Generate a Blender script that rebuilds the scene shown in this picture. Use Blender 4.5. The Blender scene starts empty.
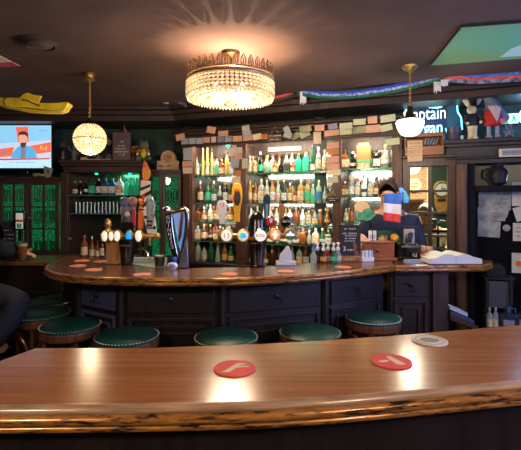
import bpy, math, random
from mathutils import Matrix, Vector
R = random.Random(7)
PI = math.pi
F, CX, HY, EYE = 430.0, 260.5, 203.0, 1.5
sc = bpy.context.scene
COL = sc.collection

# ---------------------------------------------------------------- geometry helpers
def PX(px, Y): return (px - CX) / F * Y
def PZ(py, Y): return EYE - (py - HY) / F * Y
def PYD(py, z): return (EYE - z) * F / (py - HY)          # depth of a point of height z seen at row py
def top(px, py, z=1.10):
    Y = PYD(py, z); return (PX(px, Y), Y)
MS = .38
ANG = -math.atan(MS)
CA, SA = math.cos(ANG), -math.sin(ANG)
def wp(px, off=0.0):
    """point on the angled back wall's frame seen in column px, off metres in front of the cabinet face: X, Y, s"""
    u = (px - CX) / F
    s = (u * (3.9 - off * CA) + off * SA) / (CA + u * SA)
    return s * CA - off * SA, 3.9 - s * SA - off * CA, s

class MB:
    def __init__(s): s.v = []; s.f = []; s.M = Matrix.Identity(4)
    def at(s, loc=(0,0,0), rz=0, rx=0, ry=0, sc=(1,1,1)):
        s.M = Matrix.Translation(loc) @ Matrix.Rotation(rz,4,'Z') @ Matrix.Rotation(ry,4,'Y') @ Matrix.Rotation(rx,4,'X') @ Matrix.Diagonal((*sc,1)); return s
    def add(s, vs, fs):
        b = len(s.v); s.v += [tuple(s.M @ Vector(v)) for v in vs]; s.f += [tuple(b+i for i in f) for f in fs]; return s
    def box(s, x0, x1, y0, y1, z0, z1):
        return s.add([(x0,y0,z0),(x1,y0,z0),(x1,y1,z0),(x0,y1,z0),(x0,y0,z1),(x1,y0,z1),(x1,y1,z1),(x0,y1,z1)],
            [(0,3,2,1),(4,5,6,7),(0,1,5,4),(1,2,6,5),(2,3,7,6),(3,0,4,7)])
    def prism(s, poly, z0, z1):
        n = len(poly)
        return s.add([(x,y,z0) for x,y in poly]+[(x,y,z1) for x,y in poly],
            [tuple(range(n))[::-1], tuple(range(n,2*n))]+[(i,(i+1)%n,n+(i+1)%n,n+i) for i in range(n)])
    def slab(s, poly, y0, y1):                                   # outline in x,z thickened along y
        n = len(poly)
        return s.add([(x,y0,z) for x,z in poly]+[(x,y1,z) for x,z in poly],
            [tuple(range(n)), tuple(range(n,2*n))[::-1]]+[(i,n+i,n+(i+1)%n,(i+1)%n) for i in range(n)])
    def lathe(s, prof, c=(0,0,0), n=14, ph=0, sx=1, sy=1):
        vs = []; fs = []
        for r,z in prof:
            for k in range(n):
                a = 2*PI*k/n+ph; vs.append((c[0]+r*sx*math.cos(a), c[1]+r*sy*math.sin(a), c[2]+z))
        for j in range(len(prof)-1):
            for k in range(n):
                k2=(k+1)%n; fs.append((j*n+k, j*n+k2, (j+1)*n+k2, (j+1)*n+k))
        if prof[0][0] > 1e-5: fs.append(tuple(range(n))[::-1])
        if prof[-1][0] > 1e-5: fs.append(tuple((len(prof)-1)*n+k for k in range(n)))
        return s.add(vs, fs)
    def tube(s, pts, r, n=8):
        pts = [Vector(p) for p in pts]; rs = r if isinstance(r,(list,tuple)) else [r]*len(pts)
        vs = []; fs = []; up = None
        for i,p in enumerate(pts):
            d = (pts[min(i+1,len(pts)-1)] - pts[max(i-1,0)]).normalized()
            if up is None: up = Vector((0,0,1)) if abs(d.z) < .9 else Vector((1,0,0))
            a = d.cross(up).normalized(); b = a.cross(d).normalized(); up = b
            for k in range(n):
                t = 2*PI*k/n; vs.append(tuple(p + a*rs[i]*math.cos(t) + b*rs[i]*math.sin(t)))
        for i in range(len(pts)-1):
            for k in range(n):
                k2=(k+1)%n; fs.append((i*n+k, i*n+k2, (i+1)*n+k2, (i+1)*n+k))
        fs += [tuple(range(n))[::-1], tuple((len(pts)-1)*n+k for k in range(n))]
        return s.add(vs, fs)
    def ball(s, c, r, n=12, m=8):
        rx,ry,rz = r if isinstance(r,(list,tuple)) else (r,r,r)
        return s.lathe([(rx*math.sin(PI*j/m) if 0<j<m else 0, -rz*math.cos(PI*j/m)) for j in range(m+1)], c, n, 0, 1, ry/rx)
    def torus(s, c, Rr, r, n=28, m=8):
        vs=[]; fs=[]
        for i in range(n):
            a=2*PI*i/n
            for j in range(m):
                b=2*PI*j/m; q=Rr+r*math.cos(b); vs.append((c[0]+q*math.cos(a), c[1]+q*math.sin(a), c[2]+r*math.sin(b)))
        for i in range(n):
            for j in range(m):
                i2=(i+1)%n; j2=(j+1)%m; fs.append((i*m+j, i2*m+j, i2*m+j2, i*m+j2))
        return s.add(vs, fs)
    def sweep(s, path, prof):                                    # open 2d path, profile of (outward, z); outward = right of travel
        n=len(path); m=len(prof); vs=[]
        for i,(x,y) in enumerate(path):
            a=Vector(path[max(i-1,0)]); b=Vector(path[min(i+1,n-1)]); d=(b-a).normalized(); nx,ny=d.y,-d.x
            if 0<i<n-1:
                d1=(Vector(path[i])-a).normalized(); k=1/max(.5,Vector((nx,ny)).dot(Vector((d1.y,-d1.x))))
            else: k=1
            for o,z in prof: vs.append((x+nx*o*k, y+ny*o*k, z))
        fs=[(i*m+j,(i+1)*m+j,(i+1)*m+j+1,i*m+j+1) for i in range(n-1) for j in range(m-1)]
        fs+=[tuple(range(m)), tuple((n-1)*m+j for j in range(m))[::-1]]
        return s.add(vs, fs)
    def build(s, name, mat, parent=None, bevel=0, flat=False, ang=38):
        me = bpy.data.meshes.new(name); me.from_pydata(s.v, [], s.f); me.update()
        if not flat:
            for p in me.polygons: p.use_smooth = True
            me.set_sharp_from_angle(angle=math.radians(ang))
        me.materials.append(mat)
        o = bpy.data.objects.new(name, me); COL.objects.link(o); o.parent = parent
        if bevel:
            b = o.modifiers.new('bevel','BEVEL'); b.width = bevel; b.segments = 2; b.limit_method='ANGLE'
        return o
def bx(*a): return MB().box(*a)
def T(name, label, cat, loc=(0,0,0), rz=0, group=None):
    o = bpy.data.objects.new(name, None); COL.objects.link(o); o.empty_display_size=.05
    o.location = loc; o.rotation_euler = (0,0,rz); o['label']=label; o['category']=cat
    if group: o['group']=group
    return o
def tag(o, label, cat, group=None, loc=None, rz=None):
    o['label']=label; o['category']=cat
    if group: o['group']=group
    if loc: o.location=loc
    if rz is not None: o.rotation_euler=(0,0,rz)
    return o
def struct(o): o['kind']='structure'; return o
def text(name, s, size, mat, parent, loc, rx=PI/2, rz=0, align='CENTER', depth=.0008, sx=1, ry=0, shear=0):
    cu = bpy.data.curves.new(name,'FONT'); cu.body=s; cu.size=size; cu.align_x=align; cu.align_y='CENTER'; cu.extrude=depth; cu.shear=shear
    t = bpy.data.objects.new(name, cu); COL.objects.link(t)
    me = bpy.data.meshes.new_from_object(t); bpy.data.objects.remove(t)
    me.materials.clear(); me.materials.append(mat)
    o = bpy.data.objects.new(name, me); COL.objects.link(o); o.parent=parent
    o.location=loc; o.rotation_euler=(rx,ry,rz); o.scale=(sx,1,1)
    return o

# ---------------------------------------------------------------- materials
def lin(c):
    c = [x/255 for x in c]; return tuple((x/12.92 if x<=.04045 else ((x+.055)/1.055)**2.4) for x in c)+(1,)
MC = {}
def mat(name, c, rough=.5, metal=0, em=0, emc=None, alpha=1, trans=0, var=0, vs=20, bump=0, coat=0, c2=None, stretch=None, spec=.5, sheen=0):
    if name in MC: return MC[name]
    m = bpy.data.materials.new(name); m.use_nodes=True; nt=m.node_tree; b=nt.nodes['Principled BSDF']
    b.inputs['Base Color'].default_value=lin(c); b.inputs['Roughness'].default_value=rough; b.inputs['Metallic'].default_value=metal
    b.inputs['Alpha'].default_value=alpha; b.inputs['Transmission Weight'].default_value=trans; b.inputs['Coat Weight'].default_value=coat
    b.inputs['Coat Roughness'].default_value=.22
    b.inputs['Specular IOR Level'].default_value=spec
    if em: b.inputs['Emission Color'].default_value=lin(emc or c); b.inputs['Emission Strength'].default_value=em
    if var or bump or c2:
        tc=nt.nodes.new('ShaderNodeTexCoord'); mp=nt.nodes.new('ShaderNodeMapping'); nz=nt.nodes.new('ShaderNodeTexNoise')
        nt.links.new(tc.outputs['Object'],mp.inputs[0]); nt.links.new(mp.outputs[0],nz.inputs['Vector'])
        if stretch: mp.inputs['Scale'].default_value=stretch
        nz.inputs['Scale'].default_value=vs; nz.inputs['Detail'].default_value=5
        if var or c2:
            cr=nt.nodes.new('ShaderNodeValToRGB'); k=var or .5
            cr.color_ramp.elements[0].position=.35; cr.color_ramp.elements[1].position=.65
            cr.color_ramp.elements[0].color=lin([x*(1-k) for x in c]) if not c2 else lin(c)
            cr.color_ramp.elements[1].color=lin([min(255,x*(1+k*.5)) for x in c]) if not c2 else lin(c2)
            nt.links.new(nz.outputs[0],cr.inputs[0]); nt.links.new(cr.outputs[0],b.inputs['Base Color'])
            if em: nt.links.new(cr.outputs[0],b.inputs['Emission Color'])
        if bump:
            bp=nt.nodes.new('ShaderNodeBump'); bp.inputs['Strength'].default_value=bump; bp.inputs['Distance'].default_value=.003
            nt.links.new(nz.outputs[0],bp.inputs['Height']); nt.links.new(bp.outputs[0],b.inputs['Normal'])
    MC[name]=m; return m
def clearmat(name, tint, gloss=.12, rough=.05):
    if name in MC: return MC[name]
    m = bpy.data.materials.new(name); m.use_nodes=True; nt=m.node_tree; nt.nodes.remove(nt.nodes['Principled BSDF'])
    t=nt.nodes.new('ShaderNodeBsdfTransparent'); t.inputs[0].default_value=lin(tint)
    g=nt.nodes.new('ShaderNodeBsdfGlossy'); g.inputs['Roughness'].default_value=rough; g.inputs[0].default_value=(.9,.95,.92,1)
    lw=nt.nodes.new('ShaderNodeLayerWeight'); lw.inputs[0].default_value=.35
    mr=nt.nodes.new('ShaderNodeMapRange'); mr.inputs['To Min'].default_value=gloss; mr.inputs['To Max'].default_value=.45
    mx=nt.nodes.new('ShaderNodeMixShader'); nt.links.new(lw.outputs['Facing'],mr.inputs['Value']); nt.links.new(mr.outputs[0],mx.inputs[0])
    nt.links.new(t.outputs[0],mx.inputs[1]); nt.links.new(g.outputs[0],mx.inputs[2])
    nt.links.new(mx.outputs[0],nt.nodes['Material Output'].inputs[0]); MC[name]=m; return m
def wood(name, c1, c2, rough=.35, scale=(1,14,14), vs=4, coat=0, spec=.5):
    return mat(name, c1, rough, c2=c2, stretch=scale, vs=vs, coat=coat, spec=spec, bump=.03)

M_dark = wood('dark_panel_wood',(38,28,26),(24,18,18),.42,(8,8,1.2),5)
M_cab = wood('cabinet_wood',(78,54,44),(54,38,32),.42,(8,8,1),5)
M_cabh = wood('cabinet_wood_rail',(78,54,44),(54,38,32),.42,(1,8,8),5)
M_post = wood('post_wood',(100,66,50),(70,46,36),.45,(10,10,1),5)
M_navy = mat('navy_paint',(12,14,26),.7,spec=.2,var=.15)
M_top = wood('counter_top_wood',(176,112,60),(154,94,48),.20,(1.0,26,1),3.2,coat=.1,spec=.5)
M_bar = wood('bar_top_wood',(120,72,48),(86,50,34),.24,(1.5,16,1),4,coat=.3)
M_ceil = mat('ceiling_paint',(104,84,78),.9,spec=.1,var=.08,vs=3)
M_green = mat('wall_green',(22,58,50),.6,var=.1)
M_wall = mat('wall_dark',(44,40,40),.7,var=.1)
M_floor = wood('floor_boards',(52,36,28),(38,26,22),.45,(1,10,1),4)
M_brass = mat('brass',(205,165,100),.3,.7,var=.1)
M_bronze = mat('bronze',(120,88,60),.3,1)
M_chrome = mat('chrome',(205,205,208),.15,1)
M_black = mat('black_gloss',(14,14,15),.2,coat=.3)
M_blackm = mat('black_matt',(20,20,22),.6)
M_steel = mat('dark_steel',(70,72,76),.35,.8)
M_seat = mat('green_leather',(22,74,58),.42,bump=.25,vs=120,var=.1)
M_stoolw = wood('stool_wood',(128,82,58),(92,56,40),.25,(8,8,1),5,coat=.4)
M_mirror = mat('mirror',(165,172,168),.16,1)
M_shelf = clearmat('shelf_glass',(200,228,215),.18,.1)
M_pane = clearmat('pane_glass',(238,245,240),.02,.03)
M_glass = clearmat('drinking_glass',(222,232,226),.10,.25)
M_paper = mat('paper',(215,212,205),.8,var=.05)
M_cream = mat('cream',(226,214,186),.6,var=.05)
M_red = mat('red',(196,48,42),.5)
M_coral = mat('coaster_red',(240,92,80),.75,var=.04,vs=60)
M_white = mat('white',(232,232,228),.45)
M_gold = mat('gold_paint',(190,142,84),.4,.2)
M_orange = mat('orange',(224,110,34),.5)
M_yellow = mat('yellow',(245,205,30),.5,var=.15,vs=8)
M_tealglow = mat('green_led',(20,220,150),.4,em=3)
M_amber = mat('amber',(170,88,24),.12,spec=.6)

def edge_mat():
    """gilded bullnose worn through to black timber"""
    m = bpy.data.materials.new('worn_edge'); m.use_nodes=True; nt=m.node_tree; b=nt.nodes['Principled BSDF']
    tc=nt.nodes.new('ShaderNodeTexCoord'); mp=nt.nodes.new('ShaderNodeMapping'); mp.inputs['Scale'].default_value=(9,12,62)
    n=nt.nodes.new('ShaderNodeTexNoise'); n.inputs['Scale'].default_value=2.2; n.inputs['Detail'].default_value=7; n.inputs['Roughness'].default_value=.65
    cr=nt.nodes.new('ShaderNodeValToRGB'); e=cr.color_ramp.elements
    e[0].position=.41; e[0].color=lin((40,26,18)); e[1].position=.47; e[1].color=lin((160,104,46))
    x=cr.color_ramp.elements.new(.62); x.color=lin((196,134,64))
    nt.links.new(tc.outputs['Object'],mp.inputs[0]); nt.links.new(mp.outputs[0],n.inputs['Vector']); nt.links.new(n.outputs[0],cr.inputs[0])
    nt.links.new(cr.outputs[0],b.inputs['Base Color']); b.inputs['Roughness'].default_value=.28; b.inputs['Metallic'].default_value=.25
    b.inputs['Coat Weight'].default_value=.3
    return m
M_edge = edge_mat()
M_edgetop = wood('edge_roll_lit_wood',(196,160,124),(150,112,80),.2,(2,2,30),5,coat=.4)  # paled so the highlight along the roll sits in the wood colour
def brick_mat():
    m=bpy.data.materials.new('brick'); m.use_nodes=True; nt=m.node_tree; b=nt.nodes['Principled BSDF']
    tc=nt.nodes.new('ShaderNodeTexCoord'); mp=nt.nodes.new('ShaderNodeMapping'); mp.inputs['Rotation'].default_value=(PI/2,0,0)
    t=nt.nodes.new('ShaderNodeTexBrick'); t.inputs['Color1'].default_value=lin((196,150,112)); t.inputs['Color2'].default_value=lin((170,120,88))
    t.inputs['Mortar'].default_value=lin((205,185,160)); t.inputs['Scale'].default_value=7
    nt.links.new(tc.outputs['Object'],mp.inputs[0]); nt.links.new(mp.outputs[0],t.inputs['Vector']); nt.links.new(t.outputs[0],b.inputs['Base Color'])
    b.inputs['Roughness'].default_value=.85; return m
M_brick=brick_mat()
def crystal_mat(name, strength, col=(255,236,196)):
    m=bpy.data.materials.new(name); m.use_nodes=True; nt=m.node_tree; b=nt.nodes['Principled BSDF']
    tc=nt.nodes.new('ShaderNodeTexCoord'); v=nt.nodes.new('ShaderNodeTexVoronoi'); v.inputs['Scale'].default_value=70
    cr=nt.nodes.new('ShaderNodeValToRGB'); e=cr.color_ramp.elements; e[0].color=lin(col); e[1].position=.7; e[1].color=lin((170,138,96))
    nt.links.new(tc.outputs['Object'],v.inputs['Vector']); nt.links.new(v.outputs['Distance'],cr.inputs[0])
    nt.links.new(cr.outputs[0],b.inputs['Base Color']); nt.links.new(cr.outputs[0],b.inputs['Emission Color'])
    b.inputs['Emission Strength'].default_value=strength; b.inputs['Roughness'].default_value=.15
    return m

# ---------------------------------------------------------------- room
CEIL=2.42
XL, XR, YB, YF = -3.3, 2.5, -1.8, 4.62
struct(bx(XL,XR,YB,6.6,-.1,0).build('floor',M_floor))
struct(bx(XL-.1,XR+.1,YB-.1,6.7,CEIL,CEIL+.1).build('ceiling',M_ceil))
struct(bx(XL-.1,XL,YB,YF+.1,0,CEIL).build('wall_left',M_wall))
struct(bx(XL-.1,XR+.1,YB-.1,YB,0,CEIL).build('wall_front',M_wall))
struct(bx(XL,-.93,YF,YF+.1,0,CEIL).build('wall_back',M_green))
def wl(s0,s1,z0,z1,o0,o1,name,m): # piece in the angled frame
    o=bx(s0,s1,-o1,-o0,z0,z1).build(name,m); o.location=(0,3.9,0); o.rotation_euler=(0,0,ANG); return o
sA=wp(183)[2]; sD=wp(402)[2]; sE=wp(456)[2]; sF=wp(463)[2]; sEnd=2.66; sShelf=2.5
struct(wl(sA-.3,sD,0,CEIL,-.42,-.32,'wall_center',M_green))
struct(wl(sD,sE,1.86,CEIL,-.42,-.32,'wall_over_window',M_green))
struct(wl(sD,sE,0,1.0,-.42,-.32,'wall_under_window',M_wall))
struct(wl(sE,sEnd,0,CEIL,-.42,-.32,'wall_right_back',M_green))
# right wall with an unseen window whose glowing pane is added for cool light
struct(bx(XR,XR+.1,YB,.15,0,CEIL).build('wall_right',M_wall))
struct(bx(XR,XR+.1,1.95,6.6,0,CEIL).build('wall_right_far',M_wall))
struct(bx(XR,XR+.1,.15,1.95,0,1.05).build('wall_right_sill',M_wall))
struct(bx(XR,XR+.1,.15,1.95,2.25,CEIL).build('wall_right_head',M_wall))
w=bx(XR+.04,XR+.06,.15,1.95,1.05,2.25).build('cool_fill_window',mat('cool_fill_glow',(165,180,255),.4,em=7)); struct(w)
fr=MB(); 
for y in (.15,.75,1.35,1.91): fr.box(XR,XR+.04,y,y+.04,1.05,2.25)
fr.box(XR,XR+.04,.15,1.95,1.05,1.09); fr.box(XR,XR+.04,.15,1.95,2.21,2.25); fr.build('fill_window_frame',M_dark,w)
# back room behind the glazed door
struct(bx(.6,2.5,5.6,5.7,0,CEIL).build('wall_back_room',M_brick))
struct(bx(.5,.6,3.95,5.7,0,CEIL).build('wall_back_room_side',M_wall))

# cornice beam
def beam(name,parts,loc,rz,L0,L1,m):
    mb=MB()
    for o0,o1,z0,z1 in parts: mb.box(L0,L1,-o1,-o0,z0,z1)
    o=mb.build(name,m,bevel=.006); o.location=loc; o.rotation_euler=(0,0,rz); return struct(o)
bp=[(-.42,.08,2.29,2.345),(-.42,.12,2.345,2.385),(-.42,.17,2.385,2.42)]
M_beam=wood('beam_wood',(64,46,42),(48,35,33),.45,(1,8,8),4)
beam('trim_1',bp,(0,3.9,0),ANG,sA-.05,sEnd,M_beam)
beam('trim_2',bp,(0,4.22,0),0,XL,-.80,M_beam)

# ---------------------------------------------------------------- ceiling things
def disc(px,py): Y=(CEIL-EYE)*F/(HY-py); return PX(px,Y),Y
x,y=disc(39,42)
v=T('ceiling_vent','round dark vent set in the brown ceiling, upper left','vent',(x,y,CEIL))
MB().lathe([(.105,0),(.105,-.012),(.085,-.022),(.078,-.01),(.078,0)],n=32).build('ring',mat('vent_ring',(60,48,46),.5),v)
MB().lathe([(.072,-.002),(.072,-.018),(.06,-.026),(0,-.028)],n=32).build('cover',mat('vent_cover',(88,68,62),.5),v)
# cloth banner taped to the ceiling
def ceil_poly(pts,z=CEIL-.006):
    return [(PX(px,(z-EYE)*F/(HY-py)),(z-EYE)*F/(HY-py)) for px,py in pts]
b=T('ceiling_banner','large green cloth banner taped flat to the ceiling, upper right','banner',(0,0,0))
P=ceil_poly([(462,26),(560,19),(560,55),(521,58),(431,65)])
M_bann=mat('banner_green',(128,170,112),.7,c2=(96,190,160),vs=1.6)
MB().prism(P,CEIL-.010,CEIL-.003).build('cloth',M_bann,b)
P2=ceil_poly([(512,48),(545,38),(545,54),(500,57)],CEIL-.011)
MB().prism(P2,CEIL-.013,CEIL-.0102).build('pale_print',mat('banner_pale',(190,230,225),.7),b)
MB().sweep([P[4],P[0],P[1]],[(0,CEIL-.014),(.008,CEIL-.014),(.008,CEIL-.003),(0,CEIL-.003)]).build('hem',M_blackm,b)
b=T('ceiling_poster','cream poster with a red border on the ceiling, far left','poster')
MB().prism(ceil_poly([(-40,38),(0,56),(20,66),(-40,69)]),CEIL-.008,CEIL-.003).build('sheet',M_cream,b)
MB().prism(ceil_poly([(12,62),(20,66.2),(-40,69.5),(-40,66)],CEIL-.009),CEIL-.010,CEIL-.0081).build('red_border',M_red,b)

# chandelier
cy=2.62; cxx=PX(230.5,cy)
ch=T('crystal_chandelier','large round crystal chandelier with a spiked metal crown under the ceiling','chandelier',(cxx,cy,0))
RR=.258; ZT=PZ(84,cy-.1); ZB=PZ(101,cy-.2)
ZT=2.235; ZB=2.132
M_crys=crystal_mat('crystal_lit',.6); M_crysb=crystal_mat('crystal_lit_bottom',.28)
M_crown=mat('crown_metal',(170,140,112),.35,.8)
cr=MB().torus((0,0,ZT+.006),RR,.009,48,8); cr.torus((0,0,ZT+.024),RR+.004,.005,48,6); cr.build('crown_ring',M_crown,ch)
leaf=None
for k in range(36):
    a=2*PI*k/36
    if leaf is None:
        leaf=MB().tube([(x_,0,z_) for x_,z_ in((-.014,0),(-.012,.022),(-.015,.036),(-.009,.054),(0,.072),(.009,.054),(.015,.036),(.012,.022),(.014,0))],.0038,5).tube([(0,0,0),(0,0,.05)],[.006,.003],5).build('crown_leaf',M_crown,ch); o=leaf
    else: o=leaf.copy(); COL.objects.link(o); o.parent=ch
    o.location=(RR*math.cos(a),RR*math.sin(a),ZT+.02); o.rotation_euler=(0,0,a+PI/2)
st=None
for k in range(60):
    a=2*PI*k/60
    if st is None:
        mb=MB(); z=ZT
        for j in range(5): mb.lathe([(0,0),(.0125,-.007),(.0125,-.0135),(0,-.0205)],(0,0,z-j*.0200),6)
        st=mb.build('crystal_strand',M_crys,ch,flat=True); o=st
    else: o=st.copy(); COL.objects.link(o); o.parent=ch
    o.location=(RR*math.cos(a),RR*math.sin(a),0); o.rotation_euler=(0,0,a)
for j,(r0,r1,z) in enumerate([(RR-.004,.215,ZB+.002),(.213,.155,ZB-.002),(.153,.09,ZB-.005),(.088,.03,ZB-.008)]):
    mb=MB(); n=int(60*(r0/RR))
    for k in range(n):
        a=2*PI*k/n; mb.at((0,0,0),a); mb.lathe([(0,-.010),(.010,-.003),(.010,.003),(0,.010)],((r0+r1)/2,0,z),6,0,(r0-r1)/.021,1)
    mb.M=Matrix.Identity(4); mb.torus((0,0,z+.004),r0,.003,48,5)
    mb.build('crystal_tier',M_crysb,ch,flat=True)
mb=MB()
for k in range(72):
    a=2*PI*k/72; mb.lathe([(0,-.026),(.0055,-.012),(.004,0),(0,.002)],(RR*math.cos(a),RR*math.sin(a),ZB+.012),5)
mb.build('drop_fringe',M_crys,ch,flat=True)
MB().lathe([(0,-.032),(.02,-.03),(.042,-.02),(.04,-.014),(0,-.01)],(0,0,ZB-.014),20).build('finial',M_bronze,ch)
MB().tube([(0,0,ZB-.01),(0,0,CEIL)],.008).lathe([(.06,0),(.055,-.02),(.015,-.035)],(0,0,CEIL),20).build('stem',M_bronze,ch)
for k in range(5):
    a=2*PI*k/5+.3; MB().lathe([(0,0),(.012,.005),(.016,.022),(.008,.042),(0,.05)],(.13*math.cos(a),.13*math.sin(a),2.155),8).build('bulb',mat('bulb_glow',(255,225,170),.3,em=3.5),ch)
def point(name,loc,e,c,r=.03):
    l=bpy.data.lights.new(name,'POINT'); l.energy=e; l.color=c; l.shadow_soft_size=r
    o=bpy.data.objects.new(name,l); COL.objects.link(o); o.location=loc; return o
point('chandelier_upper_bulbs',(cxx+.01,cy-.01,2.185),21,(1,.72,.46),.011)
point('chandelier_lower_bulbs',(cxx,cy,1.97),14,(1,.78,.55),.12)

# globe pendant
gy=3.04; gx=PX(90,gy); gz=PZ(139,gy)
g=T('globe_pendant_lamp','round beaded crystal globe pendant hanging on a chain at left','lamp',(gx,gy,0))
GR=.106
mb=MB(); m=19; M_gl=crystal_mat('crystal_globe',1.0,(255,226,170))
for i in range(1,m):
    t=PI*i/m; r=GR*math.sin(t); n=max(6,int(2*PI*r/.0175))
    for k in range(n):
        a=2*PI*k/n+.3*(i%2); mb.ball((r*math.cos(a),r*math.sin(a),gz+GR*math.cos(t)),.0088,6,4)
mb.build('beaded_globe',M_gl,g,flat=True)
MB().torus((0,0,gz),GR+.002,.004,36,5).torus((0,0,gz+.07),.078,.004).torus((0,0,gz-.07),.078,.004).build('globe_band',M_brass,g)
MB().lathe([(.055,.085),(.052,.10),(.035,.115),(.018,.125),(.012,.15),(0,.155)],(0,0,gz),16).build('globe_cap',M_bronze,g)
MB().lathe([(.035,-.098),(.012,-.112),(0,-.118)],(0,0,gz),12).build('globe_foot',M_bronze,g)
for k in range(3):
    a=2*PI*k/3+.5; MB().lathe([(0,0),(.012,.004),(.018,.025),(.01,.045),(0,.055)],(.035*math.cos(a),.035*math.sin(a),gz-.03),8).build('bulb',MC['bulb_glow'],g)
def chain(z0,z1,par):
    mb=MB(); z=z0; i=0
    while z<z1:
        mb.at((0,0,z),(i%2)*PI/2,PI/2,0,(.62,1,1)); mb.torus((0,0,0),.010,.0032,10,5); z+=.0135; i+=1
    mb.build('chain',M_brass,par)
chain(gz+.155,CEIL-.055,g)
MB().lathe([(.028,0),(.032,-.01),(.026,-.035),(.034,-.05),(.012,-.06)],(0,0,CEIL),16).build('ceiling_rose',M_brass,g)
point('globe_bulbs',(gx,gy,gz-.17),2.5,(1,.78,.5),.05)
# right pendant
ry_=2.89; rx_=PX(410,ry_); 
g=T('glass_pendant_lamp','white glass dome pendant with a bronze neck hanging at right','lamp',(rx_,ry_,0))
z0=PZ(136,ry_)
MB().lathe([(.0,.0),(.035,.002),(.056,.010),(.074,.035),(.088,.068),(.092,.092),(.086,.104),(.055,.112),(.0,.114)],(0,0,z0),28).build('glass_shade',mat('opal_glow',(255,240,205),.3,em=2.0),g)
MB().lathe([(.058,.112),(.05,.122),(.032,.135),(.02,.16),(.018,.19),(.01,.2),(0,.2)],(0,0,z0),20).build('lamp_neck',M_bronze,g)
chain(z0+.2,CEIL-.03,g)
MB().lathe([(.052,0),(.05,-.012),(.02,-.035),(.012,-.045)],(0,0,CEIL),20).build('ceiling_rose',M_brass,g)
point('pendant_bulb',(rx_,ry_,z0-.12),4,(1,.85,.62),.06)

# two unseen ceiling lamps, added behind the camera to brighten the front
for lx,ly in ((-1.25,-.55),(1.15,-.65)):
    t=T('fill_ceiling_lamp','unseen opal ceiling lamp added behind the near counter to brighten the room','lamp',(lx,ly,CEIL),0,'added ceiling lamps behind the near counter')
    MB().lathe([(.17,0),(.175,-.02),(.16,-.035),(0,-.035)],n=32).build('base',M_brass,t)
    MB().lathe([(.15,-.034),(.14,-.07),(.10,-.095),(0,-.11)],n=32).build('opal_bowl',mat('fill_lamp_glow',(255,225,180),.3,em=3),t)
    point('fill_ceiling_light',(lx,ly,CEIL-.22),34,(1,.80,.60),.10)

# yellow fish and its wires
fy=2.75
def pp(pts,Y,x0,z0): return [(PX(a,Y)-x0,PZ(b,Y)-z0) for a,b in pts]
f=T('hanging_fish','yellow fish shaped float hanging from the ceiling above the television','decoration',(PX(32,fy),fy,PZ(104,fy)))
X0,Z0=PX(32,fy),PZ(104,fy)
body=[(-3,99),(6,99),(14,98.5),(22,99),(32,101),(42,104),(56,104),(70,103),(71,105),(66,112),(60,113.5),(44,113.2),(28,112),(16,109.5),(4,107.5),(-3,104)]
o=MB().slab(pp(body,fy,X0,Z0),-.035,.035).build('body',M_yellow,f,bevel=.028); o.modifiers['bevel'].segments=4
MB().slab(pp([(18,99),(24,94),(28,92.5),(34,95),(42,96),(39,103),(30,102)],fy,X0,Z0),-.008,.008).build('dorsal_fin',M_yellow,f,bevel=.005)
MB().slab(pp([(-2,99.5),(1,97),(4,99),(7,100)],fy,X0,Z0),-.008,.008).build('snout_fin',M_yellow,f,bevel=.004)
MB().slab(pp([(16,108.5),(30,110),(44,111.5),(60,112),(44,110.6),(30,108.8)],fy,X0,Z0),-.040,-.034).build('side_stripe',mat('fish_stripe',(120,96,20),.6),f)
MB().tube([(PX(a,fy)-X0,-.038,PZ(b,fy)-Z0) for a,b in((9,99),(7,103),(9,108))],.003,6).tube([(PX(a,fy)-X0,-.04,PZ(b,fy)-Z0) for a,b in((25,101),(31,102),(37,105),(43,107))],.004,6).build('gill_line',M_blackm,f)
MB().tube([(PX(14,fy)-X0,0,PZ(98,fy)-Z0),(PX(12,fy)-X0,0,PZ(90,fy)-Z0),(PX(12,fy)-X0,-.0,CEIL-Z0)],.0015,5).build('hanging_wire',M_steel,f)

# ---------------------------------------------------------------- back bar
def S(px,off=0): return wp(px,off)[2]
bb=T('back_bar_cabinet','long dark wooden back bar with mirror back, glass shelves and moulded top','back bar',(0,3.9,0),ANG)
s0,s1=S(183),S(402); D=.30
bx(s0,s1,.0,D,0,.90).build('base_cabinet',M_dark,bb)
bx(s0,s1,-.05,D,.90,.935).build('counter_slab',M_dark,bb,bevel=.006)
bx(s0,s1,D-.02,D-.005,.935,1.965).build('back_mirror',M_mirror,bb)
bx(s0,s1,D-.02,D-.005,1.9655,2.085).build('upper_back_board',M_cab,bb)
bx(S(268,-.24),S(300,-.24),.25,.275,2.0,2.03).build('reflection_bar',mat('reflection_glow',(255,225,170),.4,em=3),bb)  # glowing bar in place of the chandelier's reflection in the mirror
hd=bx(s0-.02,s1,-.0,.022,2.045,2.125).box(s0-.05,s1,-.03,D,2.125,2.15).box(s0-.08,s1,-.06,D,2.15,2.175).box(s0-.1,s1,-.09,D,2.175,2.195).build('moulded_top',M_cabh,bb,bevel=.008)
bx(s0,s1,.022,D,2.085,2.125).build('soffit',M_cab,bb)
posts=[(183,192.5),(236,246),(332.5,341),(392,402)]
for a,b in posts:
    bx(S(a),S(b),-.005,.05,.935,2.05).box(S(a)+.015,S(b)-.015,-.014,-.004,.98,2.0).build('post',M_post,bb,bevel=.004)
    bx(S(a)+.02,S(b)-.02,.05,D-.02,.935,2.05).build('divider',M_cab,bb)
bays=[(S(192.5),S(236)),(S(246),S(332.5)),(S(341),S(392))]
SH=[[1.765,1.5,1.325,1.135],[1.775,1.5,1.30,1.13],[1.79,1.555,1.335]]
for (a,b),hs in zip(bays,SH):
    for z in hs: bx(a+.002,b-.002,.02,D-.025,z-.010,z).build('glass_shelf',M_shelf,bb)
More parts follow.
